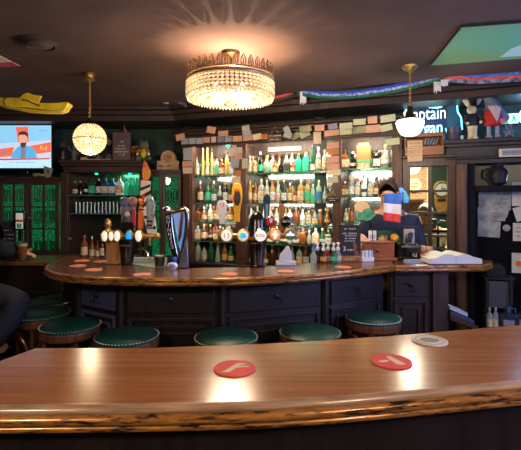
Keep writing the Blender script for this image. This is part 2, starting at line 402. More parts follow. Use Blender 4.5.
M_edgeg=mat('shelf_edge_glass',(70,112,98),.15)
for (a,b),hs in zip(bays,SH):
    for z in hs: bx(a+.002,b-.002,.016,.0199,z-.009,z+.001).build('shelf_edge',M_edgeg,bb)
M_led=mat('led_warm',(255,214,160),.4,em=5)
for (a,b) in bays:
    bx(a+.02,b-.02,.026,.046,2.074,2.084).build('led_strip',M_steel,bb)
for px,z in ((212,2.04),(226,2.0),(262,2.04),(316,2.055),(362,2.04)):
    MB().lathe([(.016,0),(.018,-.008),(.010,-.016),(0,-.018)],(S(px),.035,z+.045),12).build('green_spot',M_tealglow,bb)
def area(name,loc,rot,sx,sy,e,c,parent=None):
    l=bpy.data.lights.new(name,'AREA'); l.shape='RECTANGLE'; l.size=sx; l.size_y=sy; l.energy=e; l.color=c
    o=bpy.data.objects.new(name,l); COL.objects.link(o); o.location=loc; o.rotation_euler=rot
    if parent: o.parent=parent
    return o
for i,(a,b) in enumerate(bays):
    area('shelf_light',((a+b)/2,.055,2.066),(math.radians(22),0,0),(b-a)*.9,.03,5.2*(b-a),(1,.88,.7),bb)
for (a,b),hs in zip(bays,SH):
    for z in hs[:3]: area('shelf_light',((a+b)/2,.032,z-.0125),(math.radians(35),0,0),(b-a)*.9,.012,1.0*(b-a),(1,.9,.75),bb)  # unseen lights added under the shelves to brighten the middle rows
l=area('green_shelf_lamp',(S(306),.14,1.76),(0,0,0),.2,.03,.5,(.1,1,.6),bb)
l=area('green_shelf_lamp',(S(306),.24,1.79),(PI,0,0),.16,.03,.5,(.1,1,.6),bb)
l=area('green_shelf_lamp',(S(364),.24,1.80),(PI,0,0),.12,.03,.35,(.1,1,.6),bb)

# --------------------------------------------------- bottles
GL={'clear':mat('b_clear',(176,186,172),.08,alpha=.6),'amber':mat('b_amber',(140,78,34),.08,alpha=.9),'green':mat('b_green',(34,92,58),.08,alpha=.93),
 'brown':mat('b_brown',(72,40,24),.08),'black':mat('b_black',(20,20,24),.1),'pale yellow':mat('b_yel',(186,180,112),.1,alpha=.9),'golden':mat('b_gold',(178,130,70),.08,alpha=.88),
 'blue':mat('b_blue',(40,84,160),.1,alpha=.93),'turquoise':mat('b_teal_glow',(50,190,150),.1,em=.08,alpha=.85),'white':mat('b_white',(226,226,220),.3),'red':mat('b_red',(170,40,36),.12),'grey':mat('b_grey',(120,128,130),.15)}  # turquoise glass glows faintly in place of green shelf light
LB={'cream':mat('l_cream',(236,222,186),.7,c2=(168,140,104),vs=48),'white':mat('l_white',(238,238,232),.7,c2=(150,152,152),vs=48),'orange':mat('l_orange',(214,140,80),.7,c2=(230,214,184),vs=44),
 'black':mat('l_black',(28,28,30),.6,c2=(90,86,76),vs=70),'green':mat('l_green',(60,190,140),.6,var=.1,vs=50),'red':mat('l_red',(190,50,44),.6,c2=(226,214,196),vs=40),'blue':mat('l_blue',(70,120,190),.6,var=.1,vs=60),
 'gold':mat('l_gold',(206,164,84),.5,var=.1,vs=60),'none':None}
CAPS=[mat('cap_black',(24,22,22),.4),mat('cap_gold',(196,156,80),.3,.6),mat('cap_red',(170,40,36),.4),mat('cap_cork',(170,130,90),.7),mat('cap_silver',(190,190,190),.3,.7)]
STY={'slim':dict(r=.030,n=14,p=[(.85,0),(1,.02),(1,.62),(.8,.70),(.38,.78),(.34,.93)],l=(.14,.5)),
 'tapered':dict(r=.030,n=12,p=[(1,0),(1,.03),(.72,.45),(.48,.72),(.34,.84),(.32,.94)],l=(.08,.3)),
 'square':dict(r=.042,n=4,p=[(.95,0),(1,.02),(1,.60),(.85,.68),(.34,.76),(.32,.92)],l=(.12,.5)),
 'squat':dict(r=.043,n=16,p=[(.8,0),(1,.05),(1,.48),(.8,.62),(.34,.74),(.3,.9)],l=(.12,.42)),
 'round':dict(r=.043,n=16,p=[(.5,0),(.85,.08),(1,.28),(.88,.48),(.4,.64),(.28,.72),(.28,.9)],l=(.2,.36)),
 'long-necked':dict(r=.032,n=14,p=[(.9,0),(1,.02),(1,.48),(.7,.6),(.36,.7),(.3,.92)],l=(.12,.4))}
BC={}
def bottle(kind,glass,label,h,desc,loc,rz,group,w=None,cap=None,cat='bottle'):
    t=T('bottle',desc,cat,loc,rz,group); st=STY[kind]; r=(w/2 if w else st['r']); n=st['n']; ph=PI/4 if n==4 else 0
    k=1.414 if n==4 else 1; cap=cap if cap is not None else R.randrange(5)
    key=(kind,round(r,3),round(h,2))
    if key not in BC:
        m1=MB().lathe([(a*r*k,b*h) for a,b in st['p']]+[(0,.935*h)],(0,0,0),n,ph)
        rr=st['p'][-1][0]*r*1.25
        m3=MB().lathe([(rr,.86*h),(rr,h-.003),(rr*.8,h)],(0,0,0),10)
        l0,l1=st['l']; q=1.02 
        if kind=='tapered': pr=[(1.0*r*1.03,l0*h),(.85*r*1.03,l1*h)]
        elif kind=='round': pr=[(r*1.0,l0*h),(r*1.015,.28*h),(r*.97,l1*h)]
        else: pr=[(r*k*q,l0*h),(r*k*q,l1*h)]
        m2=MB().lathe(pr,(0,0,0),n,ph)
        BC[key]=(m1,m2,m3)
        BC[key+('m',)]={}
    m1,m2,m3=BC[key]; cc=BC[key+('m',)]
    def mk(nm,mb,m):
        kk=(nm,m.name)
        if kk not in cc:
            o=mb.build(nm,m,t,ang=50); cc[kk]=o.data; return
        o=bpy.data.objects.new(nm,cc[kk]); COL.objects.link(o); o.parent=t
    mk('body',m1,GL[glass]); mk('cap',m3,CAPS[cap])
    if LB[label]: mk('paper_label',m2,LB[label])
    return t
ORD=['leftmost','second','third','fourth','fifth','sixth','seventh','eighth','ninth','tenth','eleventh','twelfth','thirteenth','fourteenth','fifteenth','sixteenth','seventeenth']
def row(specs,z,off,where,group):
    """specs: px, height in px, kind, glass, label. Sits on the shelf of height z"""
    n=len(specs)
    for i,(px,hp,kind,glass,lab) in enumerate(specs):
        X,Y,s=wp(px,off); h=max(.07,hp*Y/F)
        pos=('leftmost' if i==0 else 'rightmost' if i==n-1 else ORD[i]+' from left')
        d=f"{glass} {kind} bottle"+(f" with {lab} label" if lab!='none' else "")+f", {pos} {where}"
        nxt=min([abs(px-q[0]) for j,q in enumerate(specs) if j!=i]+[9])
        w=min(2*STY[kind]['r'], nxt*Y/F*.94)
        bottle(kind,glass,lab,h,d,(X,Y,z+.0005),ANG,group,w=round(w*1.0,3))
G1='bottles on the back bar shelves'
row([(197,19,'squat','clear','cream'),(203,28,'tapered','pale yellow','none'),(207.5,28,'tapered','pale yellow','white'),(212,27,'tapered','pale yellow','none'),(217,20,'slim','clear','green'),(222,16,'square','amber','cream'),(227,24,'slim','pale yellow','gold'),(232,18,'square','clear','white')],1.7655,-.12,'on the top shelf, left bay',G1)
row([(250,18,'slim','clear','cream'),(255,16,'slim','golden','cream'),(260.5,22,'long-necked','black','green'),(267.5,18,'round','clear','green'),(275,13,'squat','amber','orange'),(281,14,'round','black','none'),(287,18,'square','grey','black'),(293,12,'squat','amber','orange'),(299,18,'square','turquoise','none'),(306,20,'square','turquoise','green'),(312.5,27,'tapered','green','white'),(318.5,25,'slim','grey','cream'),(325,22,'slim','clear','cream')],1.7755,-.13,'on the top shelf, middle bay',G1)
row([(345,20,'square','amber','cream'),(353,18,'round','black','orange'),(376.5,20,'slim','black','white'),(385.5,24,'round','clear','white')],1.7905,-.14,'on the top shelf, right bay',G1)
gb=T('gift_box','tall gold whisky gift box with a green band on the top shelf','gift box',wp(364,-.14)[:2]+(1.7905,),ANG)
wbx=.055
bx(-wbx,wbx,-.045,.045,0,.20).build('carton',M_gold,gb,bevel=.003)
MB().box(-wbx-.001,wbx+.001,-.047,.046,.055,.075).build('green_band',LB['green'],gb)
bx(-wbx+.012,wbx-.012,-.047,-.045,.005,.05).build('printed_label',LB['cream'],gb)
bx(-wbx*.8,wbx*.8,-.036,.036,.20,.222).build('lid',LB['gold'],gb,bevel=.003)
row([(200.5,22,'slim','brown','cream'),(208,21,'slim','green','green'),(214,22,'long-necked','green','white'),(220,17,'squat','clear','black'),(225.5,21,'slim','black','white'),(231,20,'long-necked','brown','red')],1.5005,-.12,'on the second shelf, left bay',G1)
row([(250,22,'slim','golden','orange'),(255.5,24,'long-necked','amber','orange'),(261.5,24,'square','clear','cream'),(267,23,'slim','clear','cream'),(272.5,22,'slim','golden','white'),(278,24,'long-necked','clear','red'),(284,24,'squat','black','white'),(290,20,'slim','amber','cream'),(295,18,'squat','amber','orange'),(301,24,'square','golden','cream'),(307.5,23,'slim','golden','green'),(313,19,'squat','clear','green'),(319,22,'slim','clear','blue'),(325,20,'round','clear','white'),(330,14,'squat','amber','orange')],1.5005,-.13,'on the second shelf, middle bay',G1)
row([(345,15,'square','amber','cream'),(351.5,20,'slim','grey','white'),(357.5,18,'slim','clear','orange'),(364,22,'round','white','black'),(370.5,17,'slim','clear','cream'),(377,20,'squat','brown','cream'),(388,20,'slim','clear','white')],1.5555,-.14,'on the second shelf, right bay',G1)
def rnd_row(px0,px1,step,hp,z,off,where,pal,labs,kinds):
    sp=[]; px=px0
    while px<=px1: sp.append((px,hp+R.uniform(-2.5,2.5),R.choice(kinds),R.choice(pal),R.choice(labs))); px+=step+R.uniform(-.4,.4)
    row(sp,z,off,where,G1)
rnd_row(198,233,6.4,15,1.3255,-.11,'on the third shelf, left bay',['clear','clear','grey','amber','blue'],['cream','white','cream','black','none'],['square','slim','squat'])
rnd_row(251,330,6.3,16,1.3005,-.12,'on the third shelf, middle bay',['clear','clear','grey','white','amber'],['cream','white','none','blue'],['slim','squat','round'])
rnd_row(346,388,6.3,15,1.3355,-.13,'on the third shelf, right bay',['clear','grey','amber','green'],['cream','white','none'],['slim','squat'])
rnd_row(198,233,6.2,15,1.1355,-.10,'on the fourth shelf, left bay',['amber','brown','clear','clear','green'],['cream','orange','cream','none'],['square','slim','round'])
rnd_row(251,330,6.4,15,1.1305,-.10,'on the fourth shelf, middle bay',['amber','clear','clear','green','grey'],['cream','white','none','orange'],['square','slim','round'])
rnd_row(198,233,6.6,18,.9355,-.08,'on the back bar counter, left bay',['clear','amber','green','clear'],['cream','none','white','gold'],['slim','squat','tapered'])
rnd_row(252,330,6.8,18,.9355,-.08,'on the back bar counter, middle bay',['clear','amber','brown','green','clear'],['cream','white','orange','none'],['slim','squat','tapered'])
rnd_row(346,388,7,18,.9355,-.08,'on the back bar counter, right bay',['clear','brown','green'],['cream','white','none'],['slim','squat'])

def back_row(px0,px1,step,hp,z,where):
    rnd_row(px0,px1,step,hp,z,-.205,where,['clear','grey','amber','golden','brown','clear','green','pale yellow'],['cream','white','none','cream','gold','black'],['slim','long-necked','square','squat','round'])
for (p0,p1),hs,nm in (((197,232),SH[0],'left'),((250,329),SH[1],'middle'),((346,388),SH[2],'right')):
    for z,o_,hp in zip(hs,('top','second','third','fourth'),(19,17,15,14)): back_row(p0+3,p1,6.6,hp,z+.0005,f'back row, {o_} shelf, {nm} bay')

# --------------------------------------------------- banknotes pinned on the back bar
def note_mat(n,c,c2): return mat('note_'+n,c,.8,c2=c2,vs=70)
NM={'salmon pink':note_mat('s',(240,192,160),(200,142,114)),'cream':note_mat('c',(240,224,190),(206,186,148)),'grey blue':note_mat('g',(204,206,204),(146,152,158)),'pale green':note_mat('p',(216,220,180),(164,174,132)),'olive':note_mat('o',(176,176,130),(126,130,92)),'lilac grey':note_mat('l',(170,166,186),(130,126,150)),'orange':note_mat('or',(226,160,96),(190,110,60))}
NC={'s':'salmon pink','c':'cream','g':'grey blue','p':'pale green','o':'olive','l':'lilac grey','r':'orange'}
nmesh={}
def note(px,py,w,h,c,tilt,off,desc,group):
    X,Y,s=wp(px,off); 
    ww,hh=w*Y/F*1.03,h*Y/F
    if c not in nmesh:
        mb=MB(); vs=[];N=6
        for j in range(2):
            for i in range(N+1):
                x=i/N-.5
                for z in(-.5,.5): vs.append((x,-(.004+.05*x*x*.12)-j*.0008*1.0,z))
        b=2*(N+1); fs=[]
        for i in range(N):
            a=2*i; fs.append((a,a+1,a+3,a+2)); fs.append((b+a,b+a+2,b+a+3,b+a+1)); fs.append((a,a+2,b+a+2,b+a)); fs.append((a+1,b+a+1,b+a+3,a+3))
        fs+= [(0,b,b+1,1),(2*N,2*N+1,b+2*N+1,b+2*N)]
        mb.add(vs,fs); o=mb.build('banknote',NM[NC[c]]); nmesh[c]=o.data
    else: o=bpy.data.objects.new('banknote',nmesh[c]); COL.objects.link(o)
    tag(o,desc,'banknote',group,(X,Y,PZ(py,Y))); o.rotation_euler=Matrix.Rotation(ANG,3,'Z').to_4x4().to_3x3().__matmul__(Matrix.Rotation(math.radians(tilt),3,'Y')).to_euler()
    o.scale=(ww,1,hh)
def notes(lst,off,where,vertical=False):
    for i,(px,py,w,h,c,t) in enumerate(lst):
        if vertical: pos=('topmost' if i==0 else 'lowest' if i==len(lst)-1 else ORD[i]+' from top')
        else: pos=('leftmost' if i==0 else 'rightmost' if i==len(lst)-1 else ORD[i]+' from left')
        note(px,py,w,h,c,t,off,f"{NC[c]} banknote {where}, {pos}",'banknotes pinned on the back bar')
notes([(180.7,137,10,6.5,'s',-12),(211.5,130,9.5,6.5,'s',14),(223.5,133.5,11,5.5,'s',0),(246,128.5,8,6,'p',-8),(247,133,9,5,'g',6)],.094,'on the moulded top above the left bay')
notes([(287,130,7,6,'g',60),(288,135,8,6,'g',20),(305.5,129,12,6,'o',-6),(319.5,128,9.5,6,'s',0),(333,126.5,9,5.5,'l',-8),(346,126,12.5,6,'p',-3),(359.5,122,12,6,'p',0),(372.5,120,9,7,'s',-3),(388,118.5,14,7,'p',-5)],.094,'on the moulded top above the middle and right bays')
notes([(185,141.3,7.6,6,'g',0),(192.5,141,7.4,6,'g',0),(200,141,7.4,6,'g',0),(207,139.7,7,6,'s',0),(214,139.3,5,6,'c',0),(221,139.2,7,6,'l',0),(228.5,139,7.5,6,'g',0)],.004,'on the header edge above the left bay')
notes([(237.5,138.7,10,5.6,'s',0),(248,137.7,10,6,'s',-3),(257.5,136.8,9,6,'c',-8),(264.5,136.6,7,5.6,'r',0),(295.5,136,9,6,'o',-25),(305,134,10,6.5,'p',-20),(317.5,138,7.5,12,'c',0),(332,132.8,14.5,6,'s',-4),(346,131.8,11.5,6,'p',-2),(359.3,130,13,7,'o',-2),(373,128.8,14,7.5,'s',-2),(386.5,127.8,11,6.5,'p',-10)],.034,'on the header edge above the middle and right bays')
notes([(188,151,10,6,'g',-4),(188.3,157,10,6.5,'g',3),(187.6,164,11,5.6,'s',-2),(187.8,170.5,10.5,6,'c',0)],.016,'on the left end post',True)
notes([(236.5,150.5,13,6,'c',0),(238.5,156.5,8,5.5,'s',0),(235,163,9,9,'g',6),(245,163.5,6,10,'p',0),(238,173.5,7,6,'r',0),(236,180,10,6,'c',-4),(238,186,9,7,'r',0)],.016,'on the post left of the middle bay',True)
notes([(333,145.5,12,6,'s',-3),(333.5,152,11,6,'r',-2),(333,159.5,12,7,'s',0),(333.5,166.5,12,6,'s',3),(334,172.5,13,6,'c',0),(332.8,179.5,10.5,7,'p',-4)],.016,'on the post right of the middle bay',True)
note(392.5,141.7,13,6.5,'p',-4,.016,'pale green banknote on the right end post','banknotes pinned on the back bar')
def marks(par,rows,y,m=None,name='lettering'):
    """handwriting too small to read in the photo: strokes of uneven height along rows (x centre, z, width, height)"""
    mb=MB()
    for cx,cz,w,h in rows:
        x=cx-w/2
        while x<cx+w/2:
            q=h*R.uniform(.25,.45); hh=h*R.uniform(.45,1)
            if R.random()<.82: mb.box(x,x+q*.6,y-.0008,y,cz-hh/2,cz+hh/2); mb.box(x,x+q*1.5,y-.0008,y,cz-h*.08+hh*.2,cz+h*.08+hh*.2)
            x+=q*1.9
    return mb.build(name,m or M_white,par,flat=True)
# small hanging boards
def board(px0,px1,py0,py1,off,label,name,lines,tilt=0):
    X,Y,s=wp((px0+px1)/2,off); w=(px1-px0)*Y/F; h=(py1-py0)*Y/F
    t=T(name,label,'sign',(X,Y,PZ(py1,Y)),ANG)
    bx(-w/2,w/2,0,.008,0,h).build('board',wood('sign_wood',(96,66,50),(70,48,38),.6,(1,8,8),5),t,bevel=.002)
    marks(t,[(0,h*(1-(i+.5)/len(lines)),w*q,.012) for i,q in enumerate(lines)],-.0015)
    return t,w,h
t,w,h=board(267,282,134,141.5,.10,'small brown wooden sign hanging on a string from the header','wooden_sign',[.8,.6])
MB().tube([(-w*.25,.004,h),(0,.004,h+.075),(w*.25,.004,h)],.0015,5).build('string',M_cream,t)
X,Y,_=wp(333,.03); t=T('shelf_tag','small black sign with white lettering hanging on the post right of the middle bay','sign',(X,Y,PZ(201,Y)),ANG)
MB().slab([(-.065,.0),(.05,-.012),(.062,.028),(0,.045),(-.06,.03)],0,.006).build('board',M_blackm,t); marks(t,[(0,.022,.09,.010),(-.005,.004,.05,.012)],-.0015)
MB().tube([(-.02,.003,.04),(0,.003,.09),(.02,.003,.04)],.0015,5).build('string',M_cream,t)

# ---------------------------------------------------------------- left segment (faces the room squarely, front plane Y=4.3)
YL=4.3
def X4(px,Y=YL): return PX(px,Y)
def Z4(py,Y=YL): return PZ(py,Y)
M_glow=mat('green_glow_back',(4,20,15),.6,em=.22,c2=(44,196,124),vs=52)  # green light behind the doors is put into the panel as speckled glow
def glazed(par,x0,x1,z0,z1,cols,rows,y,frame=.035,gm=None,knob=None):
    d=MB()
    d.box(x0,x0+frame,y-.022,y,z0,z1).box(x1-frame,x1,y-.022,y,z0,z1).box(x0+frame,x1-frame,y-.022,y,z0,z0+frame).box(x0+frame,x1-frame,y-.022,y,z1-frame,z1)
    o=d.build('glazed_door',M_cab,par,bevel=.003)
    b=MB()
    for i in range(1,cols): xx=x0+frame+(x1-x0-2*frame)*i/cols; b.box(xx-.008,xx+.008,y-.018,y-.002,z0+frame,z1-frame)
    for i in range(1,rows): zz=z0+frame+(z1-z0-2*frame)*i/rows; b.box(x0+frame,x1-frame,y-.0175,y-.0025,zz-.007,zz+.007)
    b.build('glazing_bars',M_cab,o); MB().box(x0+frame,x1-frame,y-.010,y-.008,z0+frame,z1-frame).build('pane',M_pane,o)
    if knob: MB().ball((knob,y-.032,(z0+z1)/2),.011).build('knob',M_brass,o)
    return o
# far-left glazed dresser
xa,xb=X4(-60),X4(60)-.003; zt=Z4(177)
t=T('glazed_dresser','dark wooden dresser with glazed green-lit doors under the television','cabinet',(0,YL,0))
MB().box(xa,xb,-.03,.3,zt-.025,zt).box(xa,xb,-.015,.3,zt-.045,zt-.025).build('top_board',M_cabh,t,bevel=.005)
MB().box(xa,X4(-28),0,.3,0,zt-.045).box(xa,xb,.285,.3,0,zt-.045).box(xa,xb,0,.3,.0,.99).build('carcass',M_cab,t)
bx(X4(-28),X4(60),.27,.284,1.0,zt-.05).build('glow_back_panel',M_glow,t)
for a,b,k in((-28,-1,None),(1,28,None),(29,59.6,X4(31))): glazed(t,X4(a),X4(b),.99,zt-.046,2,3,0.0,.035 if a>28 else .03,knob=k)
for z in (1.30,1.52): bx(X4(-28),X4(60),.03,.26,z-.006,z).build('shelf',M_shelf,t)
def glassware(x,y,z,h,r,desc,group,up=True,cache={}):
    k=(round(h,3),round(r,3),up)
    if k not in cache:
        pr=[(r*.7,0),(r*.72,.004),(r,h),(r*.93,h),(r*.64,.01),(0,.01)]
        if not up: pr=[(a,h-z_) for a,z_ in pr][::-1]
        o=MB().lathe(pr,(0,0,0),12).build('drinking_glass',M_glass); cache[k]=o.data
    else: o=bpy.data.objects.new('drinking_glass',cache[k]); COL.objects.link(o)
    return tag(o,desc,'glass',group,(x,y,z+.0005))
for z,nm in((1.52,'top'),(1.30,'middle'),(.99,'bottom')):
    for px in (6,11,16,21,36,41,46,51,55): glassware(X4(px,4.42),4.42,z,.12,.021,f'drinking glass lit green behind the glazed dresser doors, {nm} shelf','glasses in the dresser, '+nm+' shelf')
# lit work area: open shelf cabinet
xa,xb=X4(60)+.04,X4(143)
t=T('open_shelf_cabinet','dark wooden cabinet with open glass shelves, deep cornice and green glow','cabinet',(0,YL,0))
zt=Z4(160.5)
MB().box(xa-.03,xb+.0,-.06,.3,zt-.03,zt).box(xa-.02,xb+.02,-.04,.3,zt-.06,zt-.03).box(xa,xb,-.01,.3,zt-.12,zt-.06).build('cornice',M_cabh,t,bevel=.006)
MB().box(xa-.038,X4(68),0,.3,0,zt-.12).box(X4(139),xb-.012,0,.3,0,zt-.12).build('side_posts',M_cab,t,bevel=.004)
bx(X4(68),X4(139),.28,.3,0,zt-.12).build('back_panel',mat('mirror_dark',(66,62,54),.25,.6),t)
bx(X4(68),X4(139),.0,.28,0,.98).build('lower_cupboard',M_dark,t)
for z in (1.58,1.395): bx(X4(68)+.002,X4(139)-.002,.02,.279,z-.008,z).build('glass_shelf',M_shelf,t); bx(X4(68)+.002,X4(139)-.002,.016,.0199,z-.009,z+.001).build('shelf_edge',M_edgeg,t)
for px in (92,126): MB().lathe([(.016,0),(.012,-.012),(0,-.014)],(X4(px),.12,zt-.121),10).build('green_spot',M_tealglow,t)
area('green_cabinet_lamp',(X4(124),YL+.16,zt-.13),(math.radians(10),0,0),.25,.05,1.8,(.15,1,.6))
bx(X4(22),X4(139),-.42,-.002,.955,.99).box(X4(22),X4(139),-.40,-.002,0,.955).build('work_counter',mat('work_counter_edge',(120,132,140),.3,.5),t,bevel=.004)
sp=[(75,14,'squat','brown','cream'),(80.5,15,'slim','black','none'),(86,16,'round','black','white'),(92.5,19,'square','green','green'),(98.5,17,'slim','black','white'),(105.5,18,'square','blue','cream'),(112.5,18,'square','blue','white'),(119.8,19,'square','white','red'),(126.5,17,'slim','turquoise','none'),(131,18,'slim','turquoise','green'),(136,17,'squat','turquoise','none')]
def rowL(sp,z,Y,where,group,cap=None):
    for i,(px,hp,kind,glass,lab) in enumerate(sp):
        n=len(sp); pos=('leftmost' if i==0 else 'rightmost' if i==n-1 else ORD[i]+' from left')
        nx=min(abs(px-q[0]) for j,q in enumerate(sp) if j!=i)
        d=f"{glass} {kind} bottle"+(f" with {lab} label" if lab!='none' else "")+f", {pos} {where}"
        bottle(kind,glass,lab,hp*Y/F,d,(X4(px,Y),Y,z+.0005),0,group,w=round(min(nx*Y/F*.92,.07),3),cap=cap if cap is None else cap[i])
rowL(sp,1.58,4.40,'in the open shelf cabinet','bottles in the open shelf cabinet')
for i in range(17):
    px=76+i*3.75
    for yy in (4.36,4.41,4.46): glassware(X4(px,yy),yy,1.395,.115,.0178,'clear upturned pint glass on the lower glass shelf of the left cabinet','upturned glasses on the left cabinet shelf',False)
rowL([(84.5,23,'slim','amber','orange'),(92,22,'long-necked','amber','cream'),(97.5,18,'squat','amber','cream'),(102,20,'slim','brown','cream')],.99,3.98,'on the left work counter','sauce and syrup bottles on the work counter',cap=[2,4,0,1])
# ladle hanging
t=T('hanging_ladle','brass ladle hanging from the lower glass shelf at left','ladle',(X4(70),4.29,1.38))
MB().tube([(0,0,0),(0,0,-.22)],.003,6).build('handle',M_steel,t); MB().lathe([(0,-.03),(.02,-.022),(.026,0),(.022,0),(0,-.018)],(0,0,-.225),12).build('bowl',M_brass,t)
# lower glazed cabinet with clock box on top
xa,xb=X4(143.6),X4(183)-.012; zt=Z4(169.5)
t=T('low_glazed_cabinet','low dark cabinet with two glazed doors beside the back bar, arched box on top','cabinet',(0,YL,0))
MB().box(xa,xb,-.03,.3,zt-.025,zt).box(xa,xb,-.012,.3,zt-.045,zt-.025).build('top_board',M_cabh,t,bevel=.004)
MB().box(xa,xa+.02,0,.3,0,zt-.045).box(xb-.02,xb,0,.3,0,zt-.045).box(xa,xb,.285,.3,0,zt-.045).box(xa,xb,0,.3,0,.93).build('carcass',M_cab,t)
bx(xa+.021,xb-.021,.27,.284,.94,zt-.05).build('glow_back_panel',M_glow,t)
glazed(t,xa+.005,(xa+xb)/2-.002,.93,zt-.046,1,3,0,.028); glazed(t,(xa+xb)/2+.002,xb-.005,.93,zt-.046,1,3,0,.028)
for z in (1.52,1.30): bx(xa+.02,xb-.02,.03,.26,z-.006,z).build('shelf',M_shelf,t)
for z,nm in((1.52,'top'),(1.30,'middle')):
    for px in (150,155.5,161,167,172.5,178): glassware(X4(px,4.42),4.42,z,.11,.022,f'drinking glass behind the low glazed cabinet doors, {nm} shelf','glasses in the low cabinet, '+nm+' shelf')
t=T('arched_clock_box','pale wooden box with a round-arched middle standing on the low cabinet','box',(X4(169,4.42),4.42,zt))
M_pw=wood('pale_wood',(206,172,134),(176,140,104),.6,(1,8,8),5)
arc=[(-.115,0),(.115,0),(.115,.095),(.075,.095)]+[(.075*math.cos(a*PI/12),.125+.075*math.sin(a*PI/12)) for a in range(0,13)]+[(-.075,.095),(-.115,.095)]
MB().slab(arc,-.05,.05).build('case',M_pw,t,bevel=.004)
MB().at((0,-.051,.125),0,PI/2).lathe([(.042,0),(.045,.004),(.038,.006),(0,.006)],(0,0,0),20).build('dial_ring',mat('tan',(170,130,92),.6),t)
marks(t,[(-.07,.04,.05,.03),(.03,.04,.06,.025),(0,.13,.05,.03)],-.0575,mat('ink_brown',(110,74,52),.7))

# television
ty=4.32
tv=T('television','flat television showing a news presenter, standing on the dresser at far left','television',(0,ty,Z4(177.0)))
zb=Z4(177); x0,x1,za,zc=PX(-8,ty),PX(51.2,ty),PZ(168,ty)-zb,PZ(125.5,ty)-zb
bx(x0-.01,x1+.012,0,.05,za-.028,zc+.01).build('housing',M_black,tv,bevel=.006)
bx(PX(8,ty),PX(36,ty),-.04,.10,.001,.014).box(PX(18,ty),PX(27,ty),.01,.045,.012,za).build('foot',M_black,tv,bevel=.003)
def EM(n,c,e=.5): return mat('tv_'+n,c,.3,em=e)
def scr(name,pts,lay,m): MB().slab([(PX(a,ty),PZ(b,ty)-zb) for a,b in pts],-.001-.0006*lay,-.0006*lay).build(name,m,tv_s,flat=True)
tv_s=bx(x0,x1,-.0006,.0,za,zc).build('screen',EM('bg',(196,212,236)),tv)
scr('studio_wall',[(-8,126),(51,126),(51,140),(-8,144)],1,EM('cy',(140,205,240)))
scr('orange_band',[(30,146),(51,142),(51,152),(36,154),(30,152)],1,EM('or',(240,112,74)))
scr('orange_band',[(-8,150),(14,147),(12,156),(-8,158)],1,EM('or',(240,112,74)))
scr('orange_panel',[(16,127),(28,127),(29,142),(18,142)],2,EM('or',(240,112,74)))
scr('suit',[(11,158.5),(13,152),(18,147),(22,145),(29,146),(35,150),(37.5,158.5)],3,EM('suit',(92,178,226)))
scr('tie',[(21,146),(26.5,146),(25.5,158.5),(21,158.5)],4,EM('tie',(130,130,150)))
scr('face',[(19.3,134),(27.5,134),(27.8,140),(26.5,144.5),(23.5,147.5),(20.5,145.5),(19,140)],5,EM('skin',(232,168,150)))
scr('hair',[(18.8,136),(18.8,133),(21,131.5),(26,131.5),(28.3,134),(28.2,139),(27.2,136.5),(25,134.8),(20.5,134.8)],6,EM('hair',(70,50,50)))
scr('beard',[(20.4,143.5),(22,142.8),(25,142.8),(27,142.5),(26,145.5),(23.6,148),(21,146.5)],6,EM('beard',(90,58,56)))
scr('red_line',[(-8,159),(50,158),(50,159.4),(-8,160.6)],4,EM('rd',(214,70,60)))
scr('ticker',[(-8,160.8),(51,159.6),(51,168),(-8,168)],4,EM('tk',(190,232,244)))
text('caption','F-1',.062,EM('yw',(250,214,150)),tv_s,(PX(44,ty),-.004,PZ(148.5,ty)-zb))
marks(tv_s,[(PX(22,ty),PZ(162.5,ty)-zb,.26,.014),(PX(43,ty),PZ(131,ty)-zb,.08,.012),(PX(5,ty),PZ(152.5,ty)-zb,.09,.03)],-.005,EM('ink',(80,120,190)),'small_caption')
# glass medal / dog-shaped ornament hanging at dresser corner
t=T('hanging_pennant','small pale shield-shaped pennant hanging at the corner of the dresser top','pennant',(X4(50),YL-.034,Z4(166)))
MB().slab([(-.045,0),(.05,-.03),(.04,-.06),(.02,-.115),(-.02,-.12),(-.04,-.06)],-.004,0).build('cloth',mat('pale_olive',(150,156,126),.7),t); MB().slab([(-.012,-.03),(.015,-.04),(.01,-.08),(-.012,-.08)],-.006,-.004).build('emblem',mat('olive_dark',(90,100,80),.7),t)
t=T('straw_garland','low straw coloured garland lying on the dresser in front of the television','garland',(X4(41),4.285,Z4(177)))
mb=MB()
for k in range(26): mb.ball((R.uniform(-.06,.06),R.uniform(-.02,.02),R.uniform(.012,.028)),R.uniform(.008,.014),6,4)
mb.build('blossoms',mat('straw',(176,150,112),.8,var=.2),t)

# ornaments on the open cabinet cornice
zc_=Z4(160.5); YO=4.36
def orn(name,label,cat,px,Y=YO,z=None): return T(name,label,cat,(X4(px,Y),Y,zc_ if z is None else z))
t=orn('lantern','small dark square lantern with a pale figure inside, left end of the cornice','lantern',63,4.30)
MB().box(-.042,.042,-.03,.03,0,.012).box(-.042,.042,-.03,.03,.115,.13).box(-.042,-.034,-.03,-.022,.0,.12).box(.034,.042,-.03,-.022,0,.12).box(-.042,-.034,.022,.03,0,.12).box(.034,.042,.022,.03,0,.12).build('frame',M_blackm,t)
MB().lathe([(.016,0),(.018,.02),(.01,.045),(.014,.06),(.008,.075),(0,.08)],(0,0,.012),10).build('figure',mat('tan_stone',(150,116,84),.7),t)
t=orn('twig_nest','brown spiky twig nest resting on the small lantern','nest',63,4.30,zc_+.130)
mb=MB()
for k in range(18):
    a=R.uniform(0,2*PI); q=R.uniform(.25,1.3); mb.tube([(0,0,.014),(.045*math.cos(a)*math.cos(q),.03*math.sin(a)*math.cos(q),.014+.05*math.sin(q))],[.006,.002],5)
mb.ball((0,0,.016),(.03,.022,.016)); mb.build('twigs',mat('twig',(104,66,48),.8),t)
